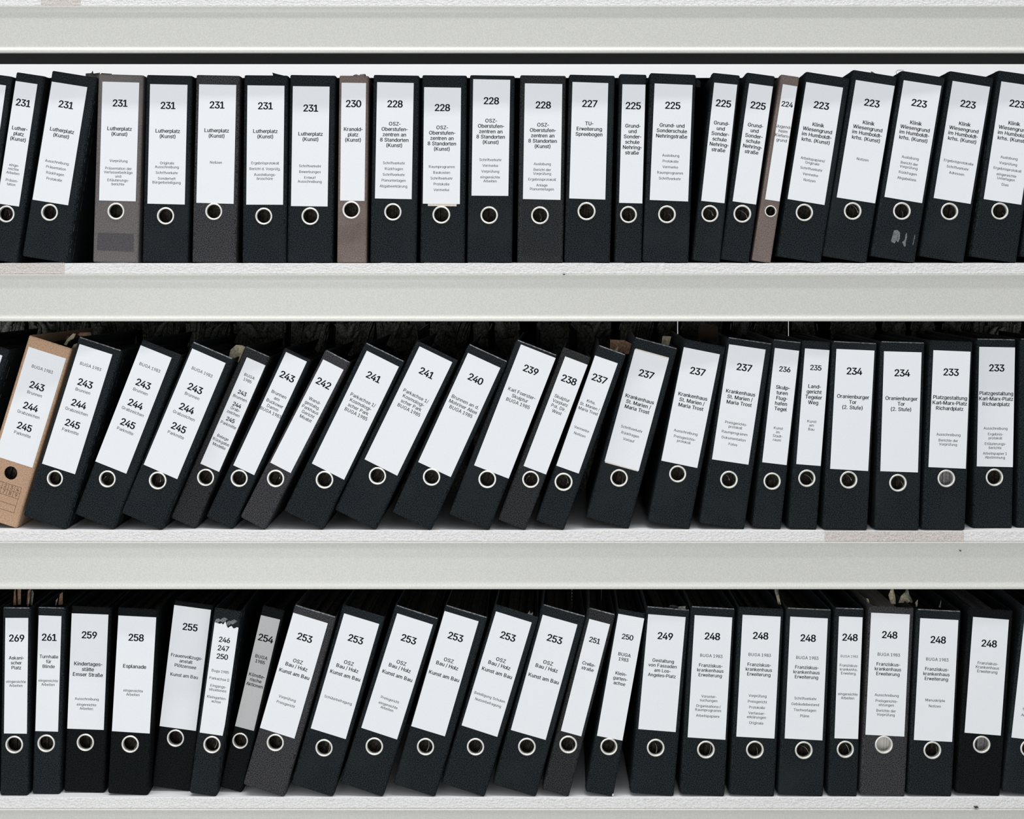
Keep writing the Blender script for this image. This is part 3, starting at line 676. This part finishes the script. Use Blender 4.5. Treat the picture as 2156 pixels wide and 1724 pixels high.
    (3, -0.3413, -0.006, 0.5978, 16.2, 0.0751, 0.3199, 'black', 'd', (0.0001, 0.2037, 0.0626, 0.2049), (-0.0003, 0.076, 0.0149), [('N', 0.0367, '253'), ('M', 0.0789, 'OSZ|Bau / Holz'), ('M', 0.1009, 'Kunst am Bau'), ('S', 0.1447, 'Schülerbefragung')], 'leaning black binder 253 listing Schülerbefragung'),
    (3, -0.2569, -0.006, 0.5988, 17.35, 0.0773, 0.3194, 'black', 'd', (0.0006, 0.204, 0.0643, 0.2051), (-0.001, 0.0779, 0.0152), [('N', 0.0362, '253'), ('M', 0.0784, 'OSZ|Bau / Holz'), ('M', 0.1013, 'Kunst am Bau'), ('S', 0.1442, 'Preisgericht||eingereichte|Arbeiten')], 'leaning black binder 253 listing eingereichte Arbeiten'),
    (3, -0.1669, -0.006, 0.5978, 16.28, 0.0751, 0.3194, 'black', 'd', (-0.0056, 0.2065, 0.0604, 0.2045), (-0.0023, 0.0774, 0.0149), [('N', 0.0367, '253'), ('M', 0.0784, 'OSZ|Bau / Holz'), ('M', 0.1063, 'Kunst am Bau')], 'leaning black binder 253 without small print, fourth of the six'),
    (3, -0.0838, -0.006, 0.5984, 16.73, 0.0773, 0.3203, 'black', 'd', (-0.0019, 0.207, 0.0636, 0.204), (-0.0007, 0.0774, 0.0149), [('N', 0.035, '253'), ('M', 0.077, 'OSZ|Bau / Holz'), ('M', 0.0997, 'Kunst am Bau'), ('S', 0.143, 'Beteiligung Schulen||Nutzerbefragung')], 'leaning black binder 253 listing Nutzerbefragung'),
    (3, 0.0039, -0.006, 0.5975, 15.44, 0.0766, 0.3199, 'black', 'd', (-0.0027, 0.2004, 0.0614, 0.2047), (0.0007, 0.0783, 0.0152), [('N', 0.0346, '253'), ('M', 0.0767, 'OSZ|Bau / Holz'), ('M', 0.1044, 'Kunst am Bau')], 'leaning scuffed black binder 253 without small print, beside narrow 251'),
    (3, 0.0741, -0.006, 0.5931, 14.31, 0.0473, 0.3214, 'dusk', 'd', (0.0004, 0.2043, 0.036, 0.197), (0.0005, 0.0862, 0.0152), [('n', 0.0329, '251'), ('s', 0.0746, 'Crelle-|straße')], 'narrow leaning charcoal binder 251 titled Crellestraße'),
    (3, 0.149, -0.006, 0.5915, 9.98, 0.0482, 0.3173, 'black', 'd', (0.0011, 0.203, 0.0444, 0.2111), (0.0018, 0.0829, 0.0147), [('n', 0.036, '250'), ('s', 0.0665, 'BUGA|1983'), ('s', 0.0995, 'Klein-|garten-|achse')], 'narrow black binder 250 with white speck at its foot'),
    (3, 0.239, -0.0055, 0.5906, 4.95, 0.0749, 0.319, 'black', 'd', (-0.001, 0.2079, 0.0639, 0.1969), (-0.0009, 0.0802, 0.0152), [('N', 0.0351, '249'), ('s', 0.0774, 'Gestaltung|von Fassaden|am Los-|Angeles-Platz')], 'wide black binder 249 titled Gestaltung von Fassaden'),
    (3, 0.3245, -0.006, 0.5895, 3.28, 0.0761, 0.3207, 'black', 'd', (0.0015, 0.2016, 0.064, 0.2087), (0.0017, 0.0783, 0.0152), [('N', 0.0341, '248'), ('b', 0.0675, 'BUGA 1983'), ('f', 0.0841, 'Franziskus-|krankenhaus|Erweiterung'), ('S', 0.1369, 'Vorunter-|suchungen||Organisations-/|Raumprogramm||Arbeitspapiere')], 'black binder 248 listing Voruntersuchungen, right beside binder 249'),
    (3, 0.4091, -0.006, 0.5892, 2.88, 0.0774, 0.3201, 'black', 'd', (0.001, 0.2033, 0.0652, 0.2079), (0.0011, 0.0784, 0.0152), [('N', 0.0343, '248'), ('b', 0.067, 'BUGA 1983'), ('f', 0.0838, 'Franziskus-|krankenhaus|Erweiterung'), ('S', 0.1369, 'Vorprüfung||Preisgericht||Protokolle||Verfasser-|erklärungen||Originale')], 'black binder 248 listing Vorprüfung and Originale'),
    (3, 0.4923, -0.006, 0.589, 2.59, 0.0772, 0.3189, 'black', 'd', (0.0004, 0.2001, 0.064, 0.2079), (0.0017, 0.0777, 0.0152), [('N', 0.035, '248'), ('b', 0.0687, 'BUGA 1983'), ('f', 0.085, 'Franziskus-|krankenhaus|Erweiterung'), ('S', 0.1381, 'Schriftverkehr||Gebäudebestand||Tischvorlagen||Pläne')], 'black binder 248 listing Gebäudebestand'),
    (3, 0.5637, -0.006, 0.5882, 2.16, 0.0504, 0.3205, 'black', 'd', (0.0023, 0.2021, 0.0403, 0.2078), (0.0016, 0.0799, 0.0147), [('N', 0.035, '248'), ('g', 0.0673, 'BUGA 1983'), ('a', 0.0829, 'Franziskus-|krankenhs.|Erweiterg.'), ('S', 0.1317, 'eingereichte|Arbeiten')], 'narrow black binder 248 left of the charcoal one'),
    (3, 0.6318, -0.006, 0.5892, 2.77, 0.0776, 0.3216, 'charcoal', 'w', (-0.0012, 0.2064, 0.066, 0.2081), (-0.0019, 0.0867, 0.0154), [('N', 0.0362, '248'), ('b', 0.0699, 'BUGA 1983'), ('f', 0.0864, 'Franziskus-|krankenhaus|Erweiterung'), ('S', 0.1392, 'Ausschreibung||Preisgerichts-|sitzungen||Berichte der|Vorprüfung')], 'charcoal binder 248 with pale pages showing through its finger ring'),
    (3, 0.7122, -0.006, 0.5892, 2.89, 0.0764, 0.3165, 'black', 'd', (0.001, 0.1974, 0.0654, 0.2082), (0.0006, 0.0775, 0.0152), [('N', 0.0355, '248'), ('b', 0.0691, 'BUGA 1983'), ('f', 0.0857, 'Franziskus-|krankenhaus|Erweiterung'), ('S', 0.1388, 'Manuskripte||Notizen')], 'black binder 248 listing Manuskripte'),
    (3, 0.7951, -0.0044, 0.59, 4.07, 0.0763, 0.3172, 'jet', 'g', (0.0006, 0.2028, 0.0616, 0.198), (0.0002, 0.0859, 0.0149), [('N', 0.0431, '248'), ('q', 0.077, 'Franziskus-|Krankenhaus|Erweiterung')], 'black binder 248 with only a title, near the right edge'),
    (3, 0.8747, -0.006, 0.5914, 6.15, 0.0762, 0.3191, 'black', 'd', (-0.0009, 0.1971, 0.0643, 0.2064), (-0.0013, 0.0784, 0.0152), [('a', 0.1563, 'Tischvorlagen||Arbeitspapiere')], 'black binder cut off by the right end of the bottom row'),
]
for i_, row_ in enumerate(BINDERS):
    BINDERS_OBJ[row_[12]] = make_binder(i_, *row_)
def find(s, n=0):
    return [v for k, v in BINDERS_OBJ.items() if s in k][n]

# ------------------------------------------------------------------ single marks and scraps on particular binders
def rect_patch(t, x0, x1, z0, z1, m, name, k=0, y=-.00008):
    rr = random.Random(k)
    j = lambda: rr.uniform(-.0006, .0006)
    P = [(x0 + j(), z0 + j()), (x1 + j(), z0 + j()), (x1 + j(), z1 + j()), (x0 + j(), z1 + j())]
    V = [(x, y, z) for x, z in P] + [(x, 0.0002, z) for x, z in P]
    Fc = [(0, 1, 2, 3)] + [(i, i + 4, (i + 1) % 4 + 4, (i + 1) % 4) for i in range(4)]
    return link(name, mesh_from(name, V, Fc), m, t)
def blob_patch(t, pts, m, name, y=-.00015):
    n = len(pts)
    V = [(x, y, z) for x, z in pts] + [(x, .0002, z) for x, z in pts]
    Fc = [tuple(range(n))] + [(i, i + n, (i + 1) % n + n, (i + 1) % n) for i in range(n)]
    return link(name, mesh_from(name, V, Fc), m, t)

t, d = find('faded taupe')
rect_patch(t, -.0315, .0305, .0195, .0500, M_PATCHG, 'unfaded_band', 1)
t, d = find('blacker rectangle')
W_, H_, hx, hz = d[:4]
# frame of the darker field, open round the finger hole
V = []; Fc = []
x0, x1, z0, z1 = -.0310, .0310, .0120, d[5] - d[7] / 2 - .0006
angs = sorted(set([round(2 * math.pi * k / 36, 5) for k in range(36)] + [round(math.atan2(b - hz, a - hx) % (2 * math.pi), 5) for a in (x0, x1) for b in (z0, z1)]))
for a in angs:
    c, s = math.cos(a), math.sin(a); ts = []
    if abs(c) > 1e-9: ts.append(((x1 if c > 0 else x0) - hx) / c)
    if abs(s) > 1e-9: ts.append(((z1 if s > 0 else z0) - hz) / s)
    tt = min(ts)
    V += [(hx + c * .0125, -.00008, hz + s * .0125), (hx + c * tt, -.00008, hz + s * tt)]
n_ = len(angs)
Fc = [(2 * i, 2 * i + 1, 2 * ((i + 1) % n_) + 1, 2 * ((i + 1) % n_)) for i in range(n_)]
link('unfaded_field', mesh_from('unfaded_field', V, Fc), M_PATCHB, t)

t, d = find('sticker residue')
blob_patch(t, [(-.0085, .030), (-.002, .0275), (.0005, .033), (.0035, .0305), (.0055, .036), (.0045, .0475), (-.001, .0515), (-.0065, .0495), (-.0075, .040)], M_RESIDUE, 'sticker_residue')
blob_patch(t, [(.0105, .032), (.0155, .0245), (.0175, .0265), (.0165, .032), (.0175, .042), (.0155, .0495), (.014, .045), (.0145, .038), (.0125, .034)], M_RESIDUE, 'sticker_residue')
blob_patch(t, [(.0285, .031), (.0295, .0295), (.0305, .041), (.030, .048), (.0292, .047), (.0293, .038)], M_RESIDUE, 'sticker_residue')
t, d = find('narrow black binder 250')
blob_patch(t, [(.0215, .0015), (.0237, .0012), (.0240, .0052), (.0220, .0048)], M_SPECK, 'white_speck')
t, d = find('torn label top')
for k, (x, z) in enumerate(((-.014, .006), (-.004, .009), (.006, .005), (.013, .008))):
    zz = d[5] + d[7] / 2 + z - .004
    blob_patch(t, [(x - .006, zz - .003), (x - .002, zz - .005), (x + .003, zz - .001), (x + .006, zz + .002), (x, zz + .004), (x - .004, zz + .002)], M_RESIDUE, 'label_shred', y=-.0003 - k * .0001)

# worn light scuffs along the right sides and hinges of leaning binders
def scuff_line(t, W, z0, z1, m=M_SCUFF, side=1, k=0, y=.0035, amp=.0007):
    rr = random.Random(k); V = []; Fc = []; n = 44
    for i in range(n + 1):
        z = z0 + (z1 - z0) * i / n
        w_ = rr.uniform(.0001, amp)
        x = side * (W / 2 + .00025)
        V += [(x, y - w_, z), (x, y + w_, z)]
    for i in range(n):
        if rr.random() < .35: continue
        a = 2 * i
        Fc.append((a, a + 1, a + 3, a + 2))
    link('scuffed_edge', mesh_from('scuffed_edge', V, Fc), m, t)['kind'] = 'stuff'
for s_, k in (('Ausschreibung, left of the taupe', 1), ('directly right of the tan', 2), ('middle one of three', 3), ('yellowish paper behind', 4),
              ('naming Buckower', 5), ('237 listing Vermerke', 6), ('237 listing Schriftverkehr', 7), ('scuffed black binder cut off', 8), ('without small print, fourth', 9),
              ('listing Nutzerbefragung', 10), ('scuffed black binder 253', 11), ('torn label top', 12)):
    t, d = find(s_)
    for q in range(3):
        scuff_line(t, d[0], .004 + q * .001, d[1] - .004, k=k * 5 + q, y=.006 + q * .009, amp=.0009)
for s_, k in (('listing Dias', 21), ('naming Buckower', 22), ('binder 238', 23), ('binder 240', 24), ('scuffed black binder 253', 25)):
    t, d = find(s_)
    scuff_line(t, d[0], .002, d[1] * .6, side=-1, k=k, y=.0075, amp=.0007)

# printed grid on the tan cardboard binder
t, d = find('tan cardboard')
V = []; Fc = []
def bar(x0, x1, z0, z1):
    i = len(V); V.extend([(x0, -.00012, z0), (x1, -.00012, z0), (x1, -.00012, z1), (x0, -.00012, z1)]); Fc.append((i, i + 1, i + 2, i + 3))
cw, ch = .01118, .0100; gx1 = .0268; gz1 = .0690; lw_ = .0005
gx0 = gx1 - 5 * cw
for k in range(3): bar(gx0, gx1, gz1 - k * ch - lw_, gz1 - k * ch)
for k in range(6): bar(gx1 - k * cw - lw_, gx1 - k * cw, gz1 - 2 * ch, gz1)
for z in (gz1 - 2 * ch - .0125, gz1 - 2 * ch - .0250): bar(gx0, gx1, z - lw_, z)
for x in (gx0, gx1 - lw_): bar(x, x + lw_, gz1 - 2 * ch - .0255, gz1 - 2 * ch)
for r_ in range(2):
    for c_ in range(5):
        tv, tf, xa, xb = text_mesh(str(r_ * 5 + c_), .0, 2)
        i = len(V); e = .0085
        for p_ in tv: V.append((gx0 + (c_ + .5) * cw + (p_.x - (xa + xb) / 2) * e, -.00012, gz1 - (r_ + .5) * ch - .36 * e + p_.y * e))
        for f in tf: Fc.append(tuple(i + q for q in f))
bar(gx0 + 1.4 * cw, gx0 + 1.75 * cw, gz1 - 2 * ch - .0068, gz1 - 2 * ch - .0050)
link('printed_grid', mesh_from('printed_grid', V, Fc), M_INKB, t)['kind'] = 'stuff'

# scraps of paper standing out of the tops, given in the binder's own frame (x across, z up)
def scraps(s_, lst, name='paper_scrap'):
    t, d = find(s_)
    for k, (pts, y, m) in enumerate(lst):
        sheet(name, [(x, d[1] + z) for x, z in pts], y, .0006, m, t, k=k + 3)
scraps('Ausschreibung, left of the taupe', [
    ([(.010, -.002), (.008, .007), (.018, .009), (.019, .014), (.021, .009), (.034, .012), (.034, -.004)], .030, M_DARKPAPER),
    ([(.0345, -.004), (.0345, .012), (.052, .014), (.052, -.002)], .034, M_DARKPAPER)])
scraps('torn black flap', [([(.013, -.004), (.010, .0055), (.018, .003), (.030, .0005), (.034, -.004)], .004, M_COVER['black'])])
scraps('frayed top', [([(-.006, -.003), (.000, .002), (.004, .0028), (.008, .0012), (.015, .0035), (.019, .003), (.018, -.003)], .003, M_COVER['brown']),
                      ([(.006, -.003), (.010, .003), (.019, .004), (.021, -.003)], .008, M_COVER['black'])])
scraps('listing only Notizen', [], 'paper_scrap')
t, d = find('black binder 223 listing only Notizen')
sheet('paper_scrap', [(-.004, d[1] - .003), (-.006, d[1] + .0035), (-.003, d[1] + .004), (.002, d[1] + .0015), (.004, d[1] - .003)], .012, .0006, M_TORN, t, k=4)
t, d = find('sticker residue')
tube('loose_wire', [(-.040, .020, d[1] - .003), (-.043, .018, d[1] + .0000), (-.040, .017, d[1] + .003), (-.035, .016, d[1] + .004), (-.030, .016, d[1] + .004)], .0004, M_SCUFF, t)
t, d = find('wide black binder 225 listing Auslobung')
sheet('bent_corner', [(.036, d[1] - .018), (.037, d[1] - .001), (.043, d[1] - .003), (.050, d[1] - .009), (.050, d[1] - .018)], .020, .002, M_COVER['black'], t, bend=.002, k=2)
scraps('tan cardboard', [
    ([(.010, -.004), (.012, .006), (.020, .0195), (.024, .0195), (.0225, .010), (.016, .004), (.016, -.004)], .040, M_CREAM),
    ([(.021, .0165), (.024, .0210), (.042, .027), (.047, .020), (.040, .010), (.036, .0115)], .060, M_KRAFT),
    ([(.026, -.006), (.028, .002), (.034, .006), (.038, .002), (.038, -.008)], .034, M_CREAM),
    ([(-.002, .000), (.000, .007), (.008, .006), (.009, -.002)], .07, M_KRAFT)])
scraps('yellowish paper behind', [
    ([(.020, -.010), (.017, .004), (.023, .016), (.032, .019), (.045, .019), (.056, .004), (.052, -.010)], .050, M_CREAM)])
scraps('237 listing Vermerke', [([(.000, -.006), (-.006, .013), (.018, .020), (.034, .018), (.040, .004), (.020, -.006)], .055, M_KRAFT),
    ([(.006, -.004), (.010, .008), (.013, -.003)], .045, M_CREAM)])
scraps('237 listing Schriftverkehr', [([(.014, -.004), (.012, .012), (.0165, .0135), (.018, -.003)], .052, M_CREAM),
    ([(.0172, -.004), (.0160, .0130), (.0270, .0150), (.0270, -.002)], .056, M_CREAM)])
t, d = find('237 listing Fotos')
sheet('paper_scrap', [(-.070, d[1] - .018), (-.074, d[1] + .008), (-.060, d[1] + .014), (-.040, d[1] + .012), (-.038, d[1] - .010)], .120, .0010, mat('dark_brown_paper', srgb(62, 50, 42), .9, .1), t, k=6)
scraps('black binder 269', [([(-.016, -.004), (-.016, .020), (-.013, .028), (-.012, -.004)], .030, M_KRAFT), ([(-.0105, -.004), (-.011, .022), (-.006, .026), (-.005, -.004)], .036, M_KRAFT),
    ([(.004, -.004), (.006, .020), (.011, .023), (.009, -.004)], .034, M_KRAFT), ([(.012, -.004), (.014, .022), (.0185, .018), (.0165, -.004)], .030, M_DARKPAPER),
    ([(.010, -.004), (.012, .014), (.0125, .014), (.0115, -.004)], .026, M_CREAM)])
scraps('black binder 261', [([(.001, -.004), (.002, .014), (.0075, .018), (.0075, -.004)], .034, M_KRAFT), ([(-.003, -.004), (-.002, .005), (.001, .009), (-.001, -.004)], .030, M_DARKPAPER)])
scraps('charcoal binder 248', [
    ([(.010, -.004), (.006, .010), (.0125, .030), (.014, .022), (.0185, .006), (.018, -.004)], .040, M_CREAM),
    ([(.040, -.003), (.036, .014), (.041, .027), (.044, .012), (.051, -.001)], .050, M_DARKPAPER),
    ([(.026, -.004), (.030, .008), (.036, .014), (.046, .006), (.050, -.003)], .046, M_CREAM),
    ([(-.033, -.004), (-.034, .005), (-.031, .004), (-.030, -.003)], .030, M_CREAM)])
scraps('listing Manuskripte', [([(-.030, -.004), (-.031, .003), (-.0275, .009), (-.027, -.003)], .030, M_CREAM), ([(.010, -.003), (.012, .004), (.014, .009), (.0135, -.003)], .034, M_TORN)])
scraps('248 listing Vorprüfung', [([(.037, -.004), (.030, .018), (.029, .030), (.034, .032), (.037, .018), (.041, -.002)], .040, M_DARKPAPER),
    ([(.036, -.002), (.031, .015), (.035, .016), (.040, .000), (.0385, -.001), (.0355, .011), (.0335, .012), (.038, -.002)], .036, M_CREAM)])
scraps('wide black binder 249', [([(.000, -.004), (.004, .003), (.012, .004), (.020, .001), (.022, -.004)], .010, M_COVER['dusk']), ([(.016, -.004), (.018, .003), (.030, .004), (.031, -.003)], .008, M_TORN)])
scraps('listing Nutzerbefragung', [([(.018, -.003), (.021, .006), (.0235, .000), (.027, .005), (.029, -.003)], .004, M_SCUFF)])
scraps('listing Fotos', [])

# ------------------------------------------------------------------ rear rank on the middle shelf: dark bundles of paper between worn boards
XG = [-40, 52, 187, 295, 382, 485, 605, 695, 787, 893, 990, 1036, 1115, 1207, 1296, 1378, 1427, 1528, 1582, 1660, 1735, 1851, 1912, 1976, 2042, 2150]
GW = [10, 10, 9, 6, 9, 10, 8, 15, 8, 16, 10, 8, 40, 12, 14, 12, 10, 18, 10, 14, 26, 12, 10, 16, 8, 10]
NEAR = ['far left end of the row', 'tan cardboard binder', 'black binder right of the tan one', 'middle one of three black Brunnen binders', 'binder with the yellowish paper', 'narrow binder listing Belege',
        'narrow Buckower Damm binder', 'narrow charcoal binder', 'left Parkachse binder', 'right Parkachse binder', 'gap left of the Mohriner Allee binder', 'Mohriner Allee binder', 'Karl Foerster Skulptur binder',
        'gap right of the Karl Foerster binder', 'narrow Skulptur Vorplatz binder', 'wide binder listing Vorlauf', 'pale tab of the wide Vorlauf binder', 'wide binder listing Ausschreibung', 'wide binder listing Fotos',
        'gap left of the Flughafen Tegel binder', 'narrow Tegeler Weg binder', 'left Oranienburger Tor binder', 'gap between both Oranienburger Tor binders', 'right Oranienburger Tor binder', 'Platzgestaltung binder listing Berichte']
YR = .345
def px_at(px): return (px - 1078) / 2709 * (2.2 + YR)
for k in range(len(XG) - 1):
    x0 = px_at(XG[k] + GW[k] / 2); x1 = px_at(XG[k + 1] - GW[k + 1] / 2)
    rr = random.Random(500 + k)
    w = x1 - x0
    hh = .338
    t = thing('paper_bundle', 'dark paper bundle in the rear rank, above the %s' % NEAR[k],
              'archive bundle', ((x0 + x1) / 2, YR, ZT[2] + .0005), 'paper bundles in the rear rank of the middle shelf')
    if k >= 14: t.rotation_euler = (0, 0, -math.atan(((XG[k] + XG[k + 1]) / 2 - 1078) / 2709))
    # boards
    V = []; Fc = []
    box_data(-w / 2, -w / 2 + .002, .0, .27, 0, .322, V, Fc); box_data(w / 2 - .002, w / 2, .0, .27, 0, .322, V, Fc)
    link('cover_board', mesh_from('cover_board', V, Fc), M_COVER['black'], t)
    # leaves: fore-edges, upper ends drooping sideways towards the aisle
    V = []; Fc = []
    n = max(6, int(w / .0030)); droop = rr.choice([0, .015, .035, .05, -.02]) if w > .03 else 0
    for i in range(n):
        u0 = -w / 2 + .0025 + (w - .005) * i / n; u1 = u0 + (w - .005) / n * .94
        yy = rr.uniform(0.0, .006); top = hh + rr.choice([0, 0, 0, -.004, .003]) + .004 * math.sin(i * .7 + k)
        steps = [(0, 0, 0), (.86, 0, 0), (.93, .35, -.002), (.975, .75, -.006), (1.0, 1.0, -.012)]
        b0 = len(V)
        for f, dr, dy in steps:
            sx = droop * (.2 + .8 * i / n) * dr * .35
            for (xx, yv) in ((u0, yy + dy), (u1, yy + dy), (u1, .25), (u0, .25)):
                V.append((min(max(xx + sx, -w / 2 + .0005 - abs(droop) * .2), w / 2 + abs(droop) * .12), yv, top * f))
        for s in range(len(steps) - 1):
            for q in range(4):
                q2 = (q + 1) % 4
                Fc.append((b0 + s * 4 + q, b0 + s * 4 + q2, b0 + s * 4 + 4 + q2, b0 + s * 4 + 4 + q))
        e = b0 + (len(steps) - 1) * 4
        Fc.append((e, e + 1, e + 2, e + 3))
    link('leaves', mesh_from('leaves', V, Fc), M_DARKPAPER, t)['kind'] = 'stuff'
    # a few curled loose sheets that slump forward over the top
    for c in range(rr.choice([1, 2, 3]) if w > .035 else 1):
        cx = rr.uniform(-.25, .2) * w; wd = rr.uniform(.010, .022); up = rr.uniform(.012, .03)
        V = []; Fc = []; m_ = 7; sl = rr.choice([-1, 1, 1]) * rr.uniform(.4, 1.1)
        for i in range(m_ + 1):
            q = i / m_
            zz = hh - .034 + up * 1.3 * math.sin(q * 1.7); xx = cx + sl * up * q
            yv = -.002 - .010 * math.sin(q * 2.2)
            V += [(xx - wd / 2 * (1 - .2 * q), yv, zz - .2 * wd * sl * .0), (xx, yv - .003, zz + .002), (xx + wd / 2 * (1 - .2 * q), yv + .001, zz + .003)]
        for i in range(m_):
            a = i * 3
            Fc += [(a, a + 1, a + 4, a + 3), (a + 1, a + 2, a + 5, a + 4)]
        me = mesh_from('curled_sheet', V, Fc, smooth=True)
        o = link('curled_sheet', me, M_TORN if rr.random() < .5 else M_DARKPAPER, t)
        md = o.modifiers.new('thickness', 'SOLIDIFY'); md.thickness = .0006

# ------------------------------------------------------------------ thin cords hanging behind the binders
def cord(px, py0, py1, d, rad, label, dashed=False):
    x = (px - 1078) / 2709 * d
    z0 = 1.5 - (py0 - 550) / 2709 * d; z1 = 1.5 - (py1 - 550) / 2709 * d
    t = thing('hanging_cord', label, 'cord', (x, d - 2.2, z1), 'thin cords hanging behind the binders')
    top = z0 - z1
    if dashed:
        n = 9
        for i in range(n):
            a = top * i / n
            tube('cord_strand', [(0, 0, a), (.0003, 0, a + top / n * .55)], rad, M_SPECK, t)
        tube('cord_core', [(0, .001, 0), (0, .001, top)], rad * .5, M_DARKPAPER, t)
    else:
        tube('cord_strand', [(0, 0, 0), (.0003, 0, top * .5), (.0001, 0, top)], rad, M_SPECK, t)
cord(1204, 1215, 1279, 2.330, .0007, 'thin stitched cord behind the scuffed leaning binder, left of the Crellestraße binder', True)
cord(1266, 1215, 1265, 2.330, .0003, 'fine grey thread hanging behind the Crellestraße binder')
